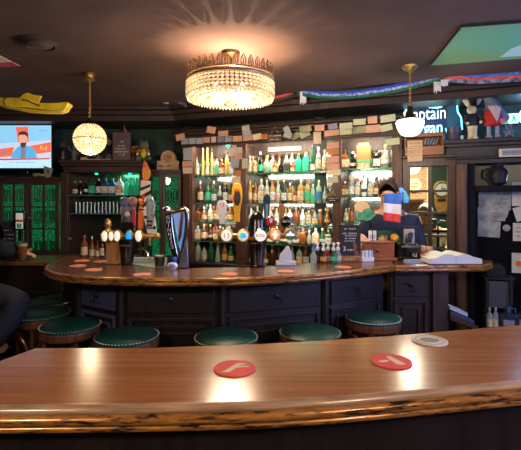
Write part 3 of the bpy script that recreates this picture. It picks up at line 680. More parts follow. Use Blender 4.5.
for px,h,lab in((74,.16,'grey carved figurine with raised arms, left of the globe pendant'),(98,.07,'short grey figurine half hidden below the globe pendant')):
    t=orn('figurine',lab,'figurine',px)
    MB().lathe([(.030,0),(.032,.01),(.02,h*.25),(.028,h*.5),(.024,h*.68),(.008,h*.74),(.016,h*.82),(.014,h*.95),(0,h)],(0,0,0),12).build('body',mat('grey_stone',(104,92,92),.7),t)
    MB().tube([(-.02,0,h*.6),(-.045,-.01,h*.75),(-.05,-.01,h*.95)],[.010,.008,.006]).tube([(.02,0,h*.6),(.045,-.01,h*.5),(.05,-.02,h*.35)],[.010,.008,.006]).build('arms',MC['grey_stone'],t)
t=orn('wooden_pipe','long pale wooden stick with a block end lying on the cornice','pipe',97,4.29)
MB().box(-.16,-.10,-.016,.016,0,.032).build('block',M_pw,t,bevel=.004); MB().tube([(-.10,0,.010),(.14,0,.010)],[.007,.005]).build('stick',M_pw,t)
t=orn('badge_board','black upright board carrying round badges, behind the globe pendant','board',106,4.42)
MB().slab([(-.07,0),(.07,0),(.07,.24),(.05,.27),(-.05,.27),(-.07,.24)],0,.012).build('panel',M_blackm,t,bevel=.002)
for z,c in((.20,(150,140,140)),(.05,(90,104,104))): MB().at((.03,-.001,z),0,PI/2).lathe([(.03,-.001),(.03,.004),(0,.006)],(0,0,0),18).build('round_badge',mat('badge%d'%c[0],c,.5),t)
t=orn('framed_sign','upright purple-brown sign with pale lettering and crown on the cornice','sign',121.5,4.33)
hh=.285
MB().box(-.092,.092,0,.016,0,hh).build('frame',mat('rust',(110,70,56),.5),t,bevel=.003); MB().box(-.084,.084,-.003,.0,.008,hh-.008).build('panel',mat('mauve',(104,80,88),.55,var=.1,vs=6),t)
marks(t,[(0,.15,.07,.022),(0,.12,.12,.024),(0,.09,.13,.026),(0,.06,.06,.022),(.01,.19,.03,.03)],-.0035,M_cream)
t=orn('wooden_truck','small brown wooden model with tan roof, leaning behind the plush toy','model',137,4.42)
MB().box(-.055,.05,-.03,.03,.09,.125).box(-.05,.02,-.03,.03,0,.045).box(-.04,-.025,-.02,.02,.04,.09).box(.02,.035,-.02,.02,0,.09).build('body',mat('tan_wood',(150,96,50),.6),t,bevel=.004)
MB().at((0,0,.135),0,0,-.2).box(-.05,.06,-.02,.02,0,.03).build('roof',mat('ochre',(196,146,70),.6,var=.2),t,bevel=.006)
t=orn('deer_antler','curved brown antler rising behind the framed sign','antler',126,4.44)
MB().tube([(0,0,0),(.01,0,.15),(.012,0,.26),(-.01,-.0,.33),(-.022,0,.38)],[.012,.011,.010,.007,.003]).build('antler',mat('antler',(176,126,80),.5),t)
t=orn('plush_toy','olive green plush toy with a yellow and orange front seated on the cornice','plush toy',144,4.31)
M_ol=mat('olive_plush',(96,110,66),.9,bump=.4,vs=90); 
mb=MB().ball((0,0,.065),(.045,.038,.062)).ball((0,-.005,.15),(.050,.042,.045)).ball((-.028,-.02,.19),.018).ball((.028,-.02,.19),.018).tube([(-.03,-.02,.02),(-.07,-.05,.018)],[.018,.02]).tube([(.03,-.02,.02),(.07,-.05,.018)],[.018,.02]); mb.build('body',M_ol,t)
MB().ball((0,-.022,.07),(.03,.022,.045)).build('yellow_front',M_yellow,t)
for sx in (-1,1): MB().tube([(.04*sx,-.01,.11),(.055*sx,-.035,.07)],[.014,.016]).build('orange_sleeve',M_orange,t)
MB().ball((-.056,-.04,.06),.015).ball((.056,-.04,.06),.015).build('pale_hands',M_cream,t)
MB().ball((-.028,-.036,.19),.007).ball((.028,-.036,.19),.007).build('eyes',M_black,t)

# striped scarf hanging with an orange top (hangs in front of the cabinet post)
YS=4.05
t=T('striped_scarf','black and white striped scarf with an orange and red top hanging by the left taps','scarf',(PX(146,YS),YS,0))
def q(px,py): return (PX(px,YS)-PX(146,YS),PZ(py,YS))
pts=[(144,160),(147,163),(149,168),(151,173),(150,178),(147,181),(143,180),(142,174)]
MB().slab([q(*p) for p in pts],-.012,.012).build('orange_head',mat('orange_knit',(216,76,44),.8,c2=(232,160,60),vs=22),t,bevel=.006)
L=[(141,180),(151,181),(150,192),(153,205),(156,222),(157,236),(148,236),(145,222),(140,208),(140,192)]
MB().slab([q(*p) for p in L],-.008,.008).build('white_band',M_cream,t,bevel=.004)
for a in ([(140.5,188),(150.5,184),(150.5,187),(140.5,191)],[(140,196),(151,190),(151.5,194),(140,200)],[(140.5,205),(152,197),(153,201),(142,209)],[(144,216),(155,214),(155,217),(145,219)],[(146,226),(156,226),(156,229),(147,229)]):
    MB().slab([q(*p) for p in a],-.0105,-.0081).build('black_stripe',M_blackm,t)
MB().slab([q(*p) for p in[(142,196),(145,194),(144,205),(142,205)]],-.0125,-.0106).build('red_patch',M_red,t)
MB().tube([(0,0,PZ(160.5,YS)),(0.0,.18,PZ(160.5,YS)+.03)],.003,5).build('hanging_string',M_steel,t)

# two scarves stretched along the cornice beam
def scarf(name,label,pts,off,hgt,mats,fr):
    """pts: (px,py) top line; a knitted strip hung in front of the beam"""
    t=T(name,label,'scarf',(0,0,0)); 
    W=[]
    for i,(px,py) in enumerate(pts):
        X,Y,_=wp(px,off+.02*math.sin(i*1.7)); W.append((X,Y,PZ(py,Y)))
    n=len(W); nb=len(mats)
    for b,(nm,mt) in enumerate(mats):
        mb=MB(); vs=[]
        for (x,y,z) in W:
            for dz in (b*hgt/nb,(b+1)*hgt/nb-.0005):
                vs.append((x,y-.004*math.sin(b),z-dz)); vs.append((x,y+.008,z-dz))
        fs=[]
        for i in range(n-1):
            a=4*i; c=4*(i+1); fs+=[(a,c,c+2,a+2),(a+1,a+3,c+3,c+1),(a,a+1,c+1,c),(a+2,c+2,c+3,a+3)]
        fs+=[(0,2,3,1),(4*n-4,4*n-3,4*n-1,4*n-2)]
        mb.add(vs,fs).build(nm,mt,t)
    for px,py,hl,c in fr:
        X,Y,_=wp(px,off+.01); z=PZ(py,Y); mb=MB()
        for k in range(7): mb.tube([(X+(k-3)*.007,Y-.002,z),(X+(k-3)*.008,Y-.008,z-hl*R.uniform(.8,1.1))],[.005,.003],5)
        mb.build('fringe',c,t)
kb=mat('knit_blue',(36,72,190),.85,c2=(52,96,220),vs=60); kw=mat('knit_blue_white',(60,100,200),.85,c2=(205,215,230),vs=42); kg=mat('knit_green',(30,110,84),.85,var=.2,vs=60)
kr=mat('knit_red',(206,60,70),.85,c2=(220,120,110),vs=40); kn=mat('knit_navy',(26,30,66),.85,c2=(170,180,205),vs=26); kbl=mat('knit_skyblue',(80,130,220),.85,var=.2,vs=50)
scarf('football_scarf','long blue, white and green knitted scarf stretched along the ceiling beam',[(296,87),(305,89),(320,91),(340,91.5),(360,90),(380,87),(400,83.5),(420,79),(434,74),(440,73)],.20,.062,[('blue_edge',kb),('lettered_band',kw),('green_edge',kg)],[(303,92,.10,M_white),(437,82,.08,M_white)])
scarf('football_scarf','sky blue, red and navy knitted scarf on the beam above the neon sign',[(444,73),(455,73),(475,74.5),(500,73),(530,71),(560,70)],.21,.068,[('blue_edge',kbl),('red_band',kr),('navy_edge',kn)],[(444,80,.05,M_white)])
scarf('football_scarf','red scarf with dark end drooping beside the chandelier',[(272,96),(280,95),(288,93),(295,90)],.20,.05,[('red_band',kr),('dark_edge',mat('knit_dark',(70,60,46),.85,var=.3,vs=40))],[])
scarf('football_scarf','short grey scarf end with a red and white tag left of the chandelier',[(170,99),(176,98.5),(182,101),(187,104)],.24,.035,[('grey_band',mat('knit_grey',(96,90,96),.85,var=.2,vs=40))],[])
X,Y,_=wp(166,.27); t=tag(MB().at((0,0,0),0,0,.25).box(-.03,.03,-.003,.003,-.022,.022).build('scarf_tag',mat('tag_red_white',(200,60,56),.7,c2=(225,210,200),vs=26)),'small red and white card hanging left of the chandelier','card',None,(X,Y,PZ(101,Y)))

# ---------------------------------------------------------------- right side of the back wall
def WF(px,py,off): X,Y,s=wp(px,off); return X,Y,PZ(py,Y)
d=T('glazed_partition','dark wood framed window with six panes looking into the back room','window',(0,3.9,0),ANG); 
a,b=S(402)+.003,S(456)
MB().box(a,a+.055,0,.10,.99,1.80).box(b-.06,b,0,.10,.99,1.80).box(a,b,0,.10,1.79,1.855).box(a,b,0,.10,.93,.99).box(a-.0,b,-.025,.12,1.855,1.875).build('frame',M_cab,d,bevel=.004)
ia,ib=a+.055,b-.06
g=MB(); mid=S(430)
g.box(mid-.014,mid+.014,.02,.06,.99,1.79)
for py in (191,213,236):
    z=WF(430,py,0)[2]; g.box(ia,ib,.021,.059,z-.009,z+.009)
g.build('glazing_bars',M_cab,d); bx(ia,ib,.038,.042,.99,1.79).build('pane',M_pane,d)
p=bx(S(456),S(467),-.04,.30,0,1.80).box(S(457.5),S(465.5),-.052,-.04,.2,1.75).build('door_post',M_post,d,bevel=.005)
bx(a,S(456),.0,.12,0,.93).build('lower_panel',M_dark,d)
# entablature shelf
e0,e1=S(443),sShelf
t=T('high_shelf','long dark moulded shelf above the right doorway, carrying ornaments','shelf',(0,3.9,0),ANG)
MB().box(e0,e1,-.05,.31,1.955,1.985).box(e0+.01,e1,-.03,.31,1.93,1.955).box(e0+.02,e1,-.01,.31,1.85,1.93).box(e0+.02,e1,-.025,.31,1.835,1.85).box(S(456),e1,-.005,.1,1.80,1.835).build('moulded_shelf',wood('blue_wood',(58,54,60),(42,40,48),.5,(1,8,8),4),t,bevel=.005)
# doorway: dark boards with transom
X0=S(467)+.004
t=T('dark_doorway','dark blue-black boarded doorway with a transom, sheets of paper pinned to it','doorway',(0,3.9,0),ANG)
MB().box(X0,X0+.05,.0,.10,0,1.80).box(X0+.05,e1,-.03,.10,1.585,1.63).box(X0+.05,X0+.075,.05,.10,0,1.60).build('jamb',M_navy,t,bevel=.003)
bx(X0+.05,e1,.10,.12,0,1.60).build('boards',mat('night_boards',(10,11,18),.85,spec=.15,var=.2,vs=6,stretch=(14,1,1)),t)
bx(X0+.05,e1,.10,.11,1.63,1.80).build('transom_glass',mat('transom_green',(66,74,62),.3,var=.2,vs=5),t)
x,y,z=WF(499.5,175,.0)
t=T('dark_jug','dark blue round jug silhouette standing on the transom rail','jug',(x,y,1.63),ANG)
MB().lathe([(.02,0),(.05,.02),(.062,.07),(.055,.115),(.028,.145),(.036,.165)],(0,.02,0),16).build('body',mat('jug_blue',(14,18,38),.6),t)
MB().tube([(-.03,.02,.14),(-.085,.02,.13),(-.09,.02,.08),(-.05,.02,.05)],.01).build('handle',MC['jug_blue'],t)
MB().tube([(.04,-.03,.03),(.05,-.03,.08)],.004).build('white_streak',M_white,t)
# label strip on the high shelf
x,y,z=WF(515,152.5,.036)
t=T('framed_notice','white rectangular notice with a blue and red print on the high shelf front, far right','notice',(x,y,z),ANG)
MB().box(-.105,.16,-.008,.0,-.030,.030).build('frame',M_cream,t,bevel=.002); bx(-.085,.14,-.010,-.0081,-.020,.020).build('print',mat('grey_print',(150,156,160),.6),t)
marks(t,[(-.03,0,.09,.016)],-.0105,mat('print_blue',(60,80,150),.6)); bx(.03,.10,-.0108,-.0101,-.008,.012).build('red_mark',mat('print_red',(200,120,104),.6),t)
# papers on the boards
M_pap=mat('paper_dim',(176,180,178),.8,c2=(128,132,130),vs=14)
pm=None
for i,(px,py,w,h,tl,desc) in enumerate([(487,197,15,20,0,'blank grey sheet at the top left'),(502,199,16,22,2,'white sheet with a dark drawing, top middle'),(517,194,9,24,0,'white sheet at the top right, second column'),(486,214,15,14,-2,'grey sheet below the top left one'),(498,213,13,16,0,'sheet with faint lettering, centre'),(503,213,9,8,14,'small tilted grey sheet'),(489,229,20,16,3,'wide grey sheet, lowest of the left group'),(519,214,8,14,-16,'tilted sheet at right'),(518,232,9,18,0,'white card, right column'),(518,263,11,20,0,'white card with an orange picture, lowest at right')]):
    off=-.098+.0015*i; x,y,z=WF(px,py,off); W,H=w*y/F,h*y/F
    o=bx(-W/2,W/2,-.0012,0,-H/2,H/2).build('paper_sheet',mat('paper_bright',(206,206,200),.8,var=.05) if i in(7,8,9,2) else M_pap)
    tag(o,desc+' pinned to the dark doorway','paper','papers on the doorway',(x,y,z)); o.rotation_euler=(0,math.radians(tl),ANG)
    if i==9: MB().at((.004,-.0016,-.005),0,PI/2).lathe([(.022,-.0),(.022,.0006),(0,.0008)],(0,0,0),16).build('orange_picture',M_orange,o)
    if i in(1,4,8): marks(o,[(0,H*.22,W*.7,.012),(0,-.0,W*.6,.012),(0,-H*.22,W*.5,.012)],-.0016,M_steel)
x,y,z=WF(506.5,228,-.085)
o=tag(MB().at((0,0,0),0,PI/2).lathe([(.026,-.0),(.026,.0012),(0,.0014)],(0,0,0),20).build('round_sticker',M_pap),'round grey sticker on the dark doorway between the sheets','sticker',None,(x,y,z),ANG)
# low side table with bottles
Ysd=3.08
x0,x1=PX(486,Ysd),PX(512,Ysd); 
t=T('side_table','small dark table with a grey front panel in front of the doorway','table',((x0+x1)/2,Ysd,0),ANG)
hw=.085; zt=PZ(277,Ysd)
MB().box(-hw-.012,hw+.012,-.03,.12,zt-.018,zt).build('table_top',M_blackm,t,bevel=.003)
for sx in (-hw+.01,hw-.01):
    for sy in (-.015,.10): bx(sx-.01,sx+.01,sy-.01,sy+.01,0,zt-.018).build('leg',M_blackm,t)
bx(-hw+.022,hw-.022,-.008,.0,zt-.22,zt-.03).build('front_panel',mat('panel_grey',(78,82,88),.5),t)
t=T('till_printer','dark squat till printer standing on the small side table','printer',((x0+x1)/2-.01,Ysd+.03,zt),ANG)
MB().slab([(-.06,0),(.06,0),(.06,.05),(.035,.09),(-.035,.09),(-.06,.06)],-.045,.045).build('housing',M_blackm,t,bevel=.005); bx(-.035,.035,-.048,-.0455,.03,.06).build('display',M_steel,t)
zs=PZ(327,3.0)
t=T('low_shelf','low dark shelf at floor side of the doorway holding jugs','shelf',(PX(512,2.95),2.93,0),ANG)
bx(-.19,.26,-.08,.045,zs-.02,zs).build('board',M_dark,t,bevel=.003)
for sx in(-.17,.22): bx(sx,sx+.02,-.08,.05,0,zs-.02).build('leg',M_dark,t)
def jug(px,desc,h=.15,w=.055,Y=2.93):
    t=T('plastic_jug',desc,'jug',(PX(px,Y),Y+.0,zs+.0005),ANG,'cleaning jugs by the doorway')
    MB().box(-w,w,-.032,.032,0,h*.72).lathe([(w*.75,0),(.02,h*.16),(.018,h*.24)],(0,0,h*.70),10).build('body',mat('jug_navy',(40,46,64),.35),t,bevel=.01)
    MB().lathe([(.02,0),(.02,.022),(0,.024)],(0,0,h*.93),12).build('cap',mat('cap_blue',(60,90,140),.4),t)
    MB().tube([(w*.8,0,h*.66),(w*.75,0,h*.98),(.02,0,h*.98)],.007).build('handle',MC['jug_navy'],t)
    bx(-w*.6,w*.6,-.034,-.0325,.03,h*.5).build('paper_label',mat('label_dim',(150,154,158),.7,var=.2,vs=70),t)
jug(508,'navy plastic jug with a grey label and blue cap, left of the pair'); jug(524,'navy plastic jug at the right edge beside the other jug')
for px,l in((489.5,'left'),(495.5,'right')): bottle('slim','clear','cream',.15,f'clear empty bottle with cream label on the low shelf, {l} of two',(PX(px,2.95),2.95,zs+.0005),ANG,'clear bottles by the doorway',w=.04,cap=4)

# neon sign
Yn=wp(432,-.20)[1]; xn=wp(432,-.20)[0]
t=T('neon_sign','glowing blue-white two-word light sign above the back room window','sign',(xn,Yn,0),ANG)
def nq(px,py):
    X,Y,s=wp(px,-.20); return (s-wp(432,-.20)[2], PZ(py,Y))
M_neonw=mat('neon_letter',(235,252,255),.3,em=.75); M_neon=mat('neon_white',(205,250,255),.3,em=1.5,emc=(120,225,250)); M_neonb=mat('neon_back',(8,30,60),.5,em=.06,emc=(30,120,190))
out=[(404,114),(407,108.5),(412,106),(422,107),(434,108),(441,107.5),(445,104.5),(448,102.8),(454,102.8),(457,106),(457.5,112),(461,118),(462,130),(462,143),(404,143)]
MB().slab([nq(*p) for p in out],-.012,.012).build('backing',M_neonb,t)
mb=MB(); mb.tube([(nq(*p)[0],-.016,nq(*p)[1]) for p in out[:-2]],.006,6).build('neon_outline',M_neon,t)
def sign_text(s,px0,px1,py,size):
    o=text('neon_lettering',s,size,M_neonw,t,(nq((px0+px1)/2,py)[0],-.0165,nq((px0+px1)/2,py)[1]),sx=.72,align='CENTER',depth=.002); return o
sign_text('Captain',407,442,114.5,.15); sign_text('Morgan',401,442,129,.15)
bx(nq(447,0)[0],nq(459,0)[0],-.014,-.0121,nq(453,140)[1],nq(453,106)[1]).build('blank_panel',mat('neon_panel',(30,70,100),.5,em=.08,emc=(60,150,190)),t)
MB().box(nq(404,0)[0],nq(440,0)[0],-.02,.02,1.878,nq(430,142)[1]).build('foot_rail',M_blackm,t)
x,y,_=wp(430,-.14); l=point('neon_wall_glow',(x,y+.0,2.07),1.6,(.25,.85,1),.05)
# wooden radio box with menu sheet
def onshelf(px,off,name,label,cat,z,**k): x,y,_=wp(px,off); return T(name,label,cat,(x,y,z),ANG,**k)
t=onshelf(424,-.02,'wooden_box','honey coloured wooden box with open front and bottles inside, below the neon sign','box',1.876)
W=.145; H=.175
MB().box(-W,-W+.012,-.06,.06,0,H).box(W-.012,W,-.06,.06,0,H).box(-W,W,-.06,.06,0,.07).box(-W,W,-.06,.06,H-.03,H).box(-W,W,.05,.06,0,H).build('case',wood('honey_wood',(170,112,66),(134,84,50),.45,(1,8,8),5),t,bevel=.003)
for k in range(5): MB().at((.01+.022*k,0,.115),0,0,.35).lathe([(.008,-.03),(.008,.02),(.004,.03)],(0,0,0),8).build('lying_bottle',GL['grey'],t)
for sx in(-.11,.10): bx(sx,sx+.02,-.05,.05,-.0,.001).build('foot',M_blackm,t)
x,y,_=wp(415,.05); zz=PZ(150,y)
o=bx(-.056,.056,-.001,0,-.09,.075).build('menu_sheet',M_pw); tag(o,'pale handwritten menu sheet hanging on the honey wooden box under the glass pendant','paper',None,(x,y,zz),ANG)
marks(o,[(0,.05,.08,.01)]+[(-.005,.03-.018*k,.085,.008) for k in range(6)],-.0015,MC['ink_brown'])
# shelf ornaments
ZSH=1.9855
t=onshelf(453.5,.0,'metal_bucket','dark grey round bucket on the high shelf below the end of the neon sign','bucket',ZSH)
MB().lathe([(.042,0),(.045,.003),(.058,.088),(.060,.096),(.053,.096),(.04,.01),(0,.01)],(0,0,0),20).build('bucket',mat('bucket_grey',(74,76,92),.45,.4),t); MB().torus((0,0,.05),.0515,.003,24,5).build('band',mat('band_copper',(130,84,60),.4,.6),t)
t=onshelf(462,.02,'small_cup','tiny green and cream cup between the bucket and the rabbit','cup',ZSH); MB().lathe([(.012,0),(.015,.03),(.013,.03),(.01,.004),(0,.004)],n=10).build('cup',mat('mint',(150,190,150),.5),t)
# rabbit
t=onshelf(472.5,.0,'rabbit_figurine','standing cream rabbit figurine in a black coat and black hat with tall ears','figurine',ZSH)
M_rab=mat('rabbit_cream',(222,208,176),.6,var=.08); Hh=.30
MB().lathe([(.030,0),(.034,.01),(.032,.05),(.036,.09),(.045,.12),(.040,.17),(.022,.195),(.018,.205)],(0,0,0),16,sy=.8).box(-.001,.001,-.034,-.02,0,.09).build('body',M_rab,t)
MB().ball((-.02,-.032,.006),(.02,.03,.012)).ball((.02,-.032,.006),(.02,.03,.012)).build('feet',M_rab,t)
MB().ball((-.006,-.006,.225),(.036,.034,.034)).ball((-.022,-.034,.215),(.018,.018,.015)).build('head',M_rab,t)
MB().at((-.024,0,.25),0,0,-.45).ball((0,0,.055),(.019,.009,.062)).build('ear',M_rab,t); MB().at((.022,0,.25),0,0,.5).ball((0,0,.045),(.016,.009,.05)).build('ear',mat('ear_grey',(130,130,150),.6),t)
MB().lathe([(.036,0),(.036,.006),(.022,.008),(.020,.042),(0,.044)],(.010,0,.247),16).build('hat',M_black,t)
MB().lathe([(.047,.10),(.049,.13),(.043,.175),(.026,.195)],(0,0,0),16,sy=.82).build('coat',mat('coat_black',(26,26,38),.6),t)
for q_ in ([(-.04,0,.18),(-.055,-.02,.14),(-.04,-.045,.12)],[(.04,0,.18),(.06,-.015,.15),(.052,-.04,.125)]): MB().tube(q_,[.014,.013,.011]).build('sleeve',mat('sleeve_maroon',(84,44,50),.6),t)
MB().ball((-.038,-.052,.118),.012).ball((.052,-.048,.122),.012).build('paws',M_rab,t)
MB().ball((-.027,-.034,.236),.0045).ball((-.006,-.039,.236),.0045).ball((-.026,-.052,.216),.004).build('eyes_and_nose',M_black,t)
# gnome
t=onshelf(493,.0,'gnome_figure','grey gnome figure with a tall drooping pointed hat and a red coat','figurine',ZSH)
M_gn=mat('gnome_grey',(110,120,150),.85,var=.12); 
for sx in(-.028,.028): MB().tube([(sx,0,.012),(sx,0,.115)],.014).ball((sx,-.015,.012),(.024,.034,.013)).build('leg',mat('leg_grey',(150,156,180),.8),t)
MB().lathe([(.03,.09),(.058,.10),(.066,.14),(.058,.20),(.03,.235),(0,.24)],n=18,sy=.8).build('red_coat',mat('gnome_red',(190,40,46),.75),t)
MB().slab([(-.045,.235),(.01,.245),(.05,.215),(.035,.15),(.02,.11),(-.02,.19)],-.062,-.048).build('beard',mat('beard_grey',(190,180,190),.9),t,bevel=.008)
MB().ball((-.008,-.062,.228),.013).build('nose',mat('nose_pink',(220,170,150),.6),t)
MB().tube([(0,0,.225),(-.012,0,.27),(-.045,0,.31),(-.085,0,.335)],[.062,.045,.024,.006],14).build('pointed_hat',M_gn,t)
MB().slab([(.0,.27),(.055,.23),(.105,.165),(.11,.14),(.085,.12),(.05,.12),(.045,.2)],-.02,.03).build('cloak',mat('cloak_blue',(120,140,176),.85),t,bevel=.01)
MB().ball((.055,-.035,.125),.022).build('pink_mitten',mat('pink',(226,130,160),.7),t)
# bear
t=onshelf(508.5,.0,'small_bear','little pale grey teddy bear ornament at the right end of the high shelf','figurine',ZSH)
mb=MB().ball((0,0,.032),(.026,.022,.030)).ball((0,-.004,.075),(.022,.02,.020)).ball((-.018,0,.095),.008).ball((.018,0,.095),.008).ball((-.02,-.022,.010),(.011,.018,.011)).ball((.02,-.022,.010),(.011,.018,.011)).ball((-.027,-.01,.045),(.009,.012,.014)).ball((.027,-.01,.045),(.009,.012,.014)); mb.build('body',mat('bear_grey',(132,148,170),.85,var=.1),t); MB().ball((0,-.024,.071),.006).ball((-.008,-.021,.083),.003).ball((.008,-.021,.083),.003).build('face',M_black,t)
# exit sign
x,y,z=WF(508,118.5,-.285)
t=T('exit_sign','small lit green and white emergency exit sign on the blue-green wall','sign',(x,y,z),ANG)
MB().box(-.07,.075,.0,.03,-.045,.04).build('housing',M_steel,t); bx(-.068,.0,-.002,0,-.042,.038).build('green_half',mat('exit_green',(30,150,80),.4,em=.7),t); bx(.001,.073,-.002,0,-.042,.038).build('white_half',mat('exit_white',(190,225,215),.4,em=.6),t)
MB().slab([(-.05,0),(-.035,.018),(-.035,.006),(-.012,.006),(-.012,-.006),(-.035,-.006),(-.035,-.018)],-.004,-.002).build('arrow',mat('exit_mark',(220,245,230),.4,em=.7),t)
MB().ball((.04,-.003,.02),(.007,.002,.007)).slab([(.03,.012),(.05,.010),(.055,-.03),(.046,-.03),(.042,-.008),(.03,-.03),(.022,-.028),(.033,-.005)],-.004,-.002).build('running_figure',MC['exit_green'],t)
x,y,z=WF(524,117,-.26)
t=T('blue_wall_light','glowing pale blue round wall light at the right edge','lamp',(x,y,z),ANG)
MB().ball((0,-.02,0),(.042,.03,.06)).build('glass',mat('blue_glow',(120,190,255),.3,em=4),t); MB().box(-.03,.03,0,.03,-.02,.02).build('bracket',M_steel,t)
point('blue_wall_lamp',(x-.02,y-.12,z),1.3,(.3,.6,1),.05)

# ---------------------------------------------------------------- back room contents
def at(px,py,Y): return (PX(px,Y),Y,PZ(py,Y))
t=T('round_plaque','round cream plaque on the brick wall of the back room','plaque',at(414.5,185.5,5.597))
MB().at((0,0,0),0,PI/2).lathe([(.088,0),(.088,.012),(0,.014)],n=28).build('disc',M_cream,t); marks(t,[(0,.025,.08,.028),(0,-.02,.09,.028)],-.0155,MC['ink_brown'])
t=T('wall_shelf','small brown wall shelf under the round plaque in the back room','shelf',at(415,201,5.508)); MB().slab([(-.11,.02),(.13,.02),(.10,-.01),(.05,-.02),(-.06,-.02)],0,.09).build('board',M_cab,t)
t=T('wall_clock','round wall clock with grey face in a brown wooden case seen through the window','clock',at(441,189,5.557))
MB().at((0,0,0),0,PI/2).lathe([(.105,0),(.105,.03),(.088,.036),(.086,.02),(0,.02)],n=28).build('round_frame',wood('clock_wood',(142,100,56),(110,74,42),.4),t)
MB().at((0,0,0),0,PI/2).lathe([(.086,.021),(0,.023)],n=28).build('dial',mat('dial_grey',(150,156,150),.4),t); MB().tube([(0,-.027,0),(.0,-.027,.055)],.004,5).tube([(0,-.027,0),(.045,-.027,.01)],.004,5).build('hands',M_black,t)
MB().slab([(-.09,-.07),(.09,-.07),(.085,-.22),(.06,-.30),(-.06,-.30),(-.085,-.22)],-.02,.02).build('case',MC['clock_wood'],t,bevel=.01); MB().slab([(-.05,-.13),(.05,-.12),(.05,-.16),(-.05,-.165)],-.024,-.02).build('dark_band',M_dark,t)
t=T('dark_green_board','tall dark green board with a cream edge strip in the back room','board',at(441,190,5.578))
bx(-.14,.30,0,.02,-1.0,.3).build('panel',mat('board_green',(26,46,38),.5),t); bx(-.18,-.142,-.0,.02,-1.0,.3).build('edge_strip',M_cream,t)
area('back_room_lamp',(1.95,4.9,2.38),(math.radians(-20),0,0),.5,.5,55,(1,.84,.62))

# ---------------------------------------------------------------- main bar
front=[(47,268),(52,271),(60,273.2),(72,275),(85,276),(100,276.8),(130,277.6),(165,278),(195,277.9),(230,277.4),(260,276.3),(295,274.6),(325,272.3),(345,270.3),(360,268.8),(378,266.6),(393,264.6)]
back=[(392,257.6),(345,258.6),(325,261.5),(300,264.5),(260,266.6),(220,267.6),(180,268),(150,267),(128,263),(108,259.5),(95,257),(68,257),(57,260.5),(50,263.8)]
FP=[top(*p) for p in front]; BP=[top(*p) for p in back]
bar=T('curved_bar','large curved bar with glossy wooden top, worn gilded edge and dark panelled front','bar counter')
MB().prism(FP+BP,1.062,1.10).build('bar_top',M_bar,bar)
prof=[(0,0),(.012,-.001),(.019,-.006),(.021,-.014),(.016,-.020),(.022,-.024),(.024,-.033),(.016,-.042),(0,-.046)]
MB().sweep([BP[-3],BP[-2],BP[-1]]+FP,[(o,1.10+z) for o,z in prof][::1]).build('edge_moulding',M_edge,bar,ang=60)
V=[(64,3.25),(79,2.72),(121,2.50),(222,2.47),(325,2.67),(383,2.94)]
V=[(PX(a,Y),Y) for a,Y in V]
inner=[(V[5][0]-.02,3.05),(PX(325,2.86),2.88),(PX(222,2.70),2.66),(PX(121,2.70),2.68),(PX(95,3.0),3.0),(PX(80,3.25),3.25)]
MB().prism(V+inner,0,1.062).build('bar_body',M_dark,bar)
def facet(par,a,b,z0=.10,z1=1.03,m=None,drawer=True,hook=True,inset=.02):
    """raised frames and a drawer front with a hook on one flat side of the bar"""
    a=Vector(a); b=Vector(b); L=(b-a).length; an=math.atan2(b.y-a.y,b.x-a.x); m=m or M_dark
    def loc(mb): return mb.at((a.x,a.y,0),an)
    p=inset+.02
    if drawer: loc(MB()).box(p,L-p,-.012,-.0,z1-.165,z1-.02).build('drawer_front',m,par,bevel=.004)
    zt=z1-.19
    f=loc(MB())
    for k,(q,t_,dpt) in enumerate(((p,.022,.016),(p+.05,.016,.012),(p+.09,.012,.012))):
        if L-2*q<.08: break
        f.box(q,L-q,-dpt,0,zt-q+p-t_,zt-q+p).box(q,L-q,-dpt,0,z0+q-p,z0+q-p+t_).box(q,q+t_,-dpt,0,z0+q-p+t_,zt-q+p-t_).box(L-q-t_,L-q,-dpt,0,z0+q-p+t_,zt-q+p-t_)
    f.build('raised_frame',m,par,bevel=.003)
    if hook:
        h=loc(MB()); x=L/2; z=z1-.085
        h.ball((x,-.018,z),(.016,.008,.016)).tube([(x-.0,-.02,z),(x+.01,-.045,z-.004),(x+.022,-.052,z-.016),(x+.02,-.05,z-.034),(x-.004,-.05,z-.038),(x-.016,-.05,z-.026)],.0045,6).tube([(x,-.02,z+.005),(x-.022,-.035,z+.008),(x-.036,-.04,z+.016)],.0045,6)
        h.build('coat_hook',M_steel,par)
facet(bar,V[1],V[2],m=mat('bar_blue_lit',(72,76,116),.4)); facet(bar,V[2],V[3]); facet(bar,V[3],V[4]); facet(bar,V[4],V[5]); facet(bar,V[0],V[1],hook=False)  # blue light on the left facet is put into its colour
for p in V[1:5]: MB().lathe([(.028,0),(.028,1.06)],(p[0],p[1]+.004,0),8).build('corner_pilaster',M_dark,bar)

# right straight counter
rc=T('side_counter','straight panelled counter with thick wooden top joining the right end of the bar','bar counter')
RF=[top(394.5,264.9),top(484,264.2),top(489,262.5)]; RB=[top(489,260),(PX(470,3.13),3.13),(PX(398,3.13),3.13),top(394.5,259)]
MB().prism(RF+RB,1.065,1.098).build('counter_top',M_bar,rc)
MB().sweep(RF+[RB[0]],[(o,1.098+z) for o,z in prof]).build('edge_moulding',M_edge,rc,ang=60)
a,b=(PX(391,2.93),2.93),(PX(447,2.93),2.93); am=(PX(430,2.93),2.93)
MB().prism([a,b,(b[0],3.12),(a[0]+.03,3.12)],0,1.065).build('body',M_cab if 0 else wood('side_wood',(52,36,30),(36,26,24),.42,(8,8,1.2),5),rc)
facet(rc,a,am,m=MC['side_wood'],inset=.0)
bx(am[0]+.01,b[0]+.0,2.905,2.929,0,1.04).build('corner_post',M_cab,rc,bevel=.004)
t=T('flap_shelf','dark angled shelf ledge fixed at the end of the side counter','shelf',(b[0],3.0,0))
zf=PZ(313,2.95)
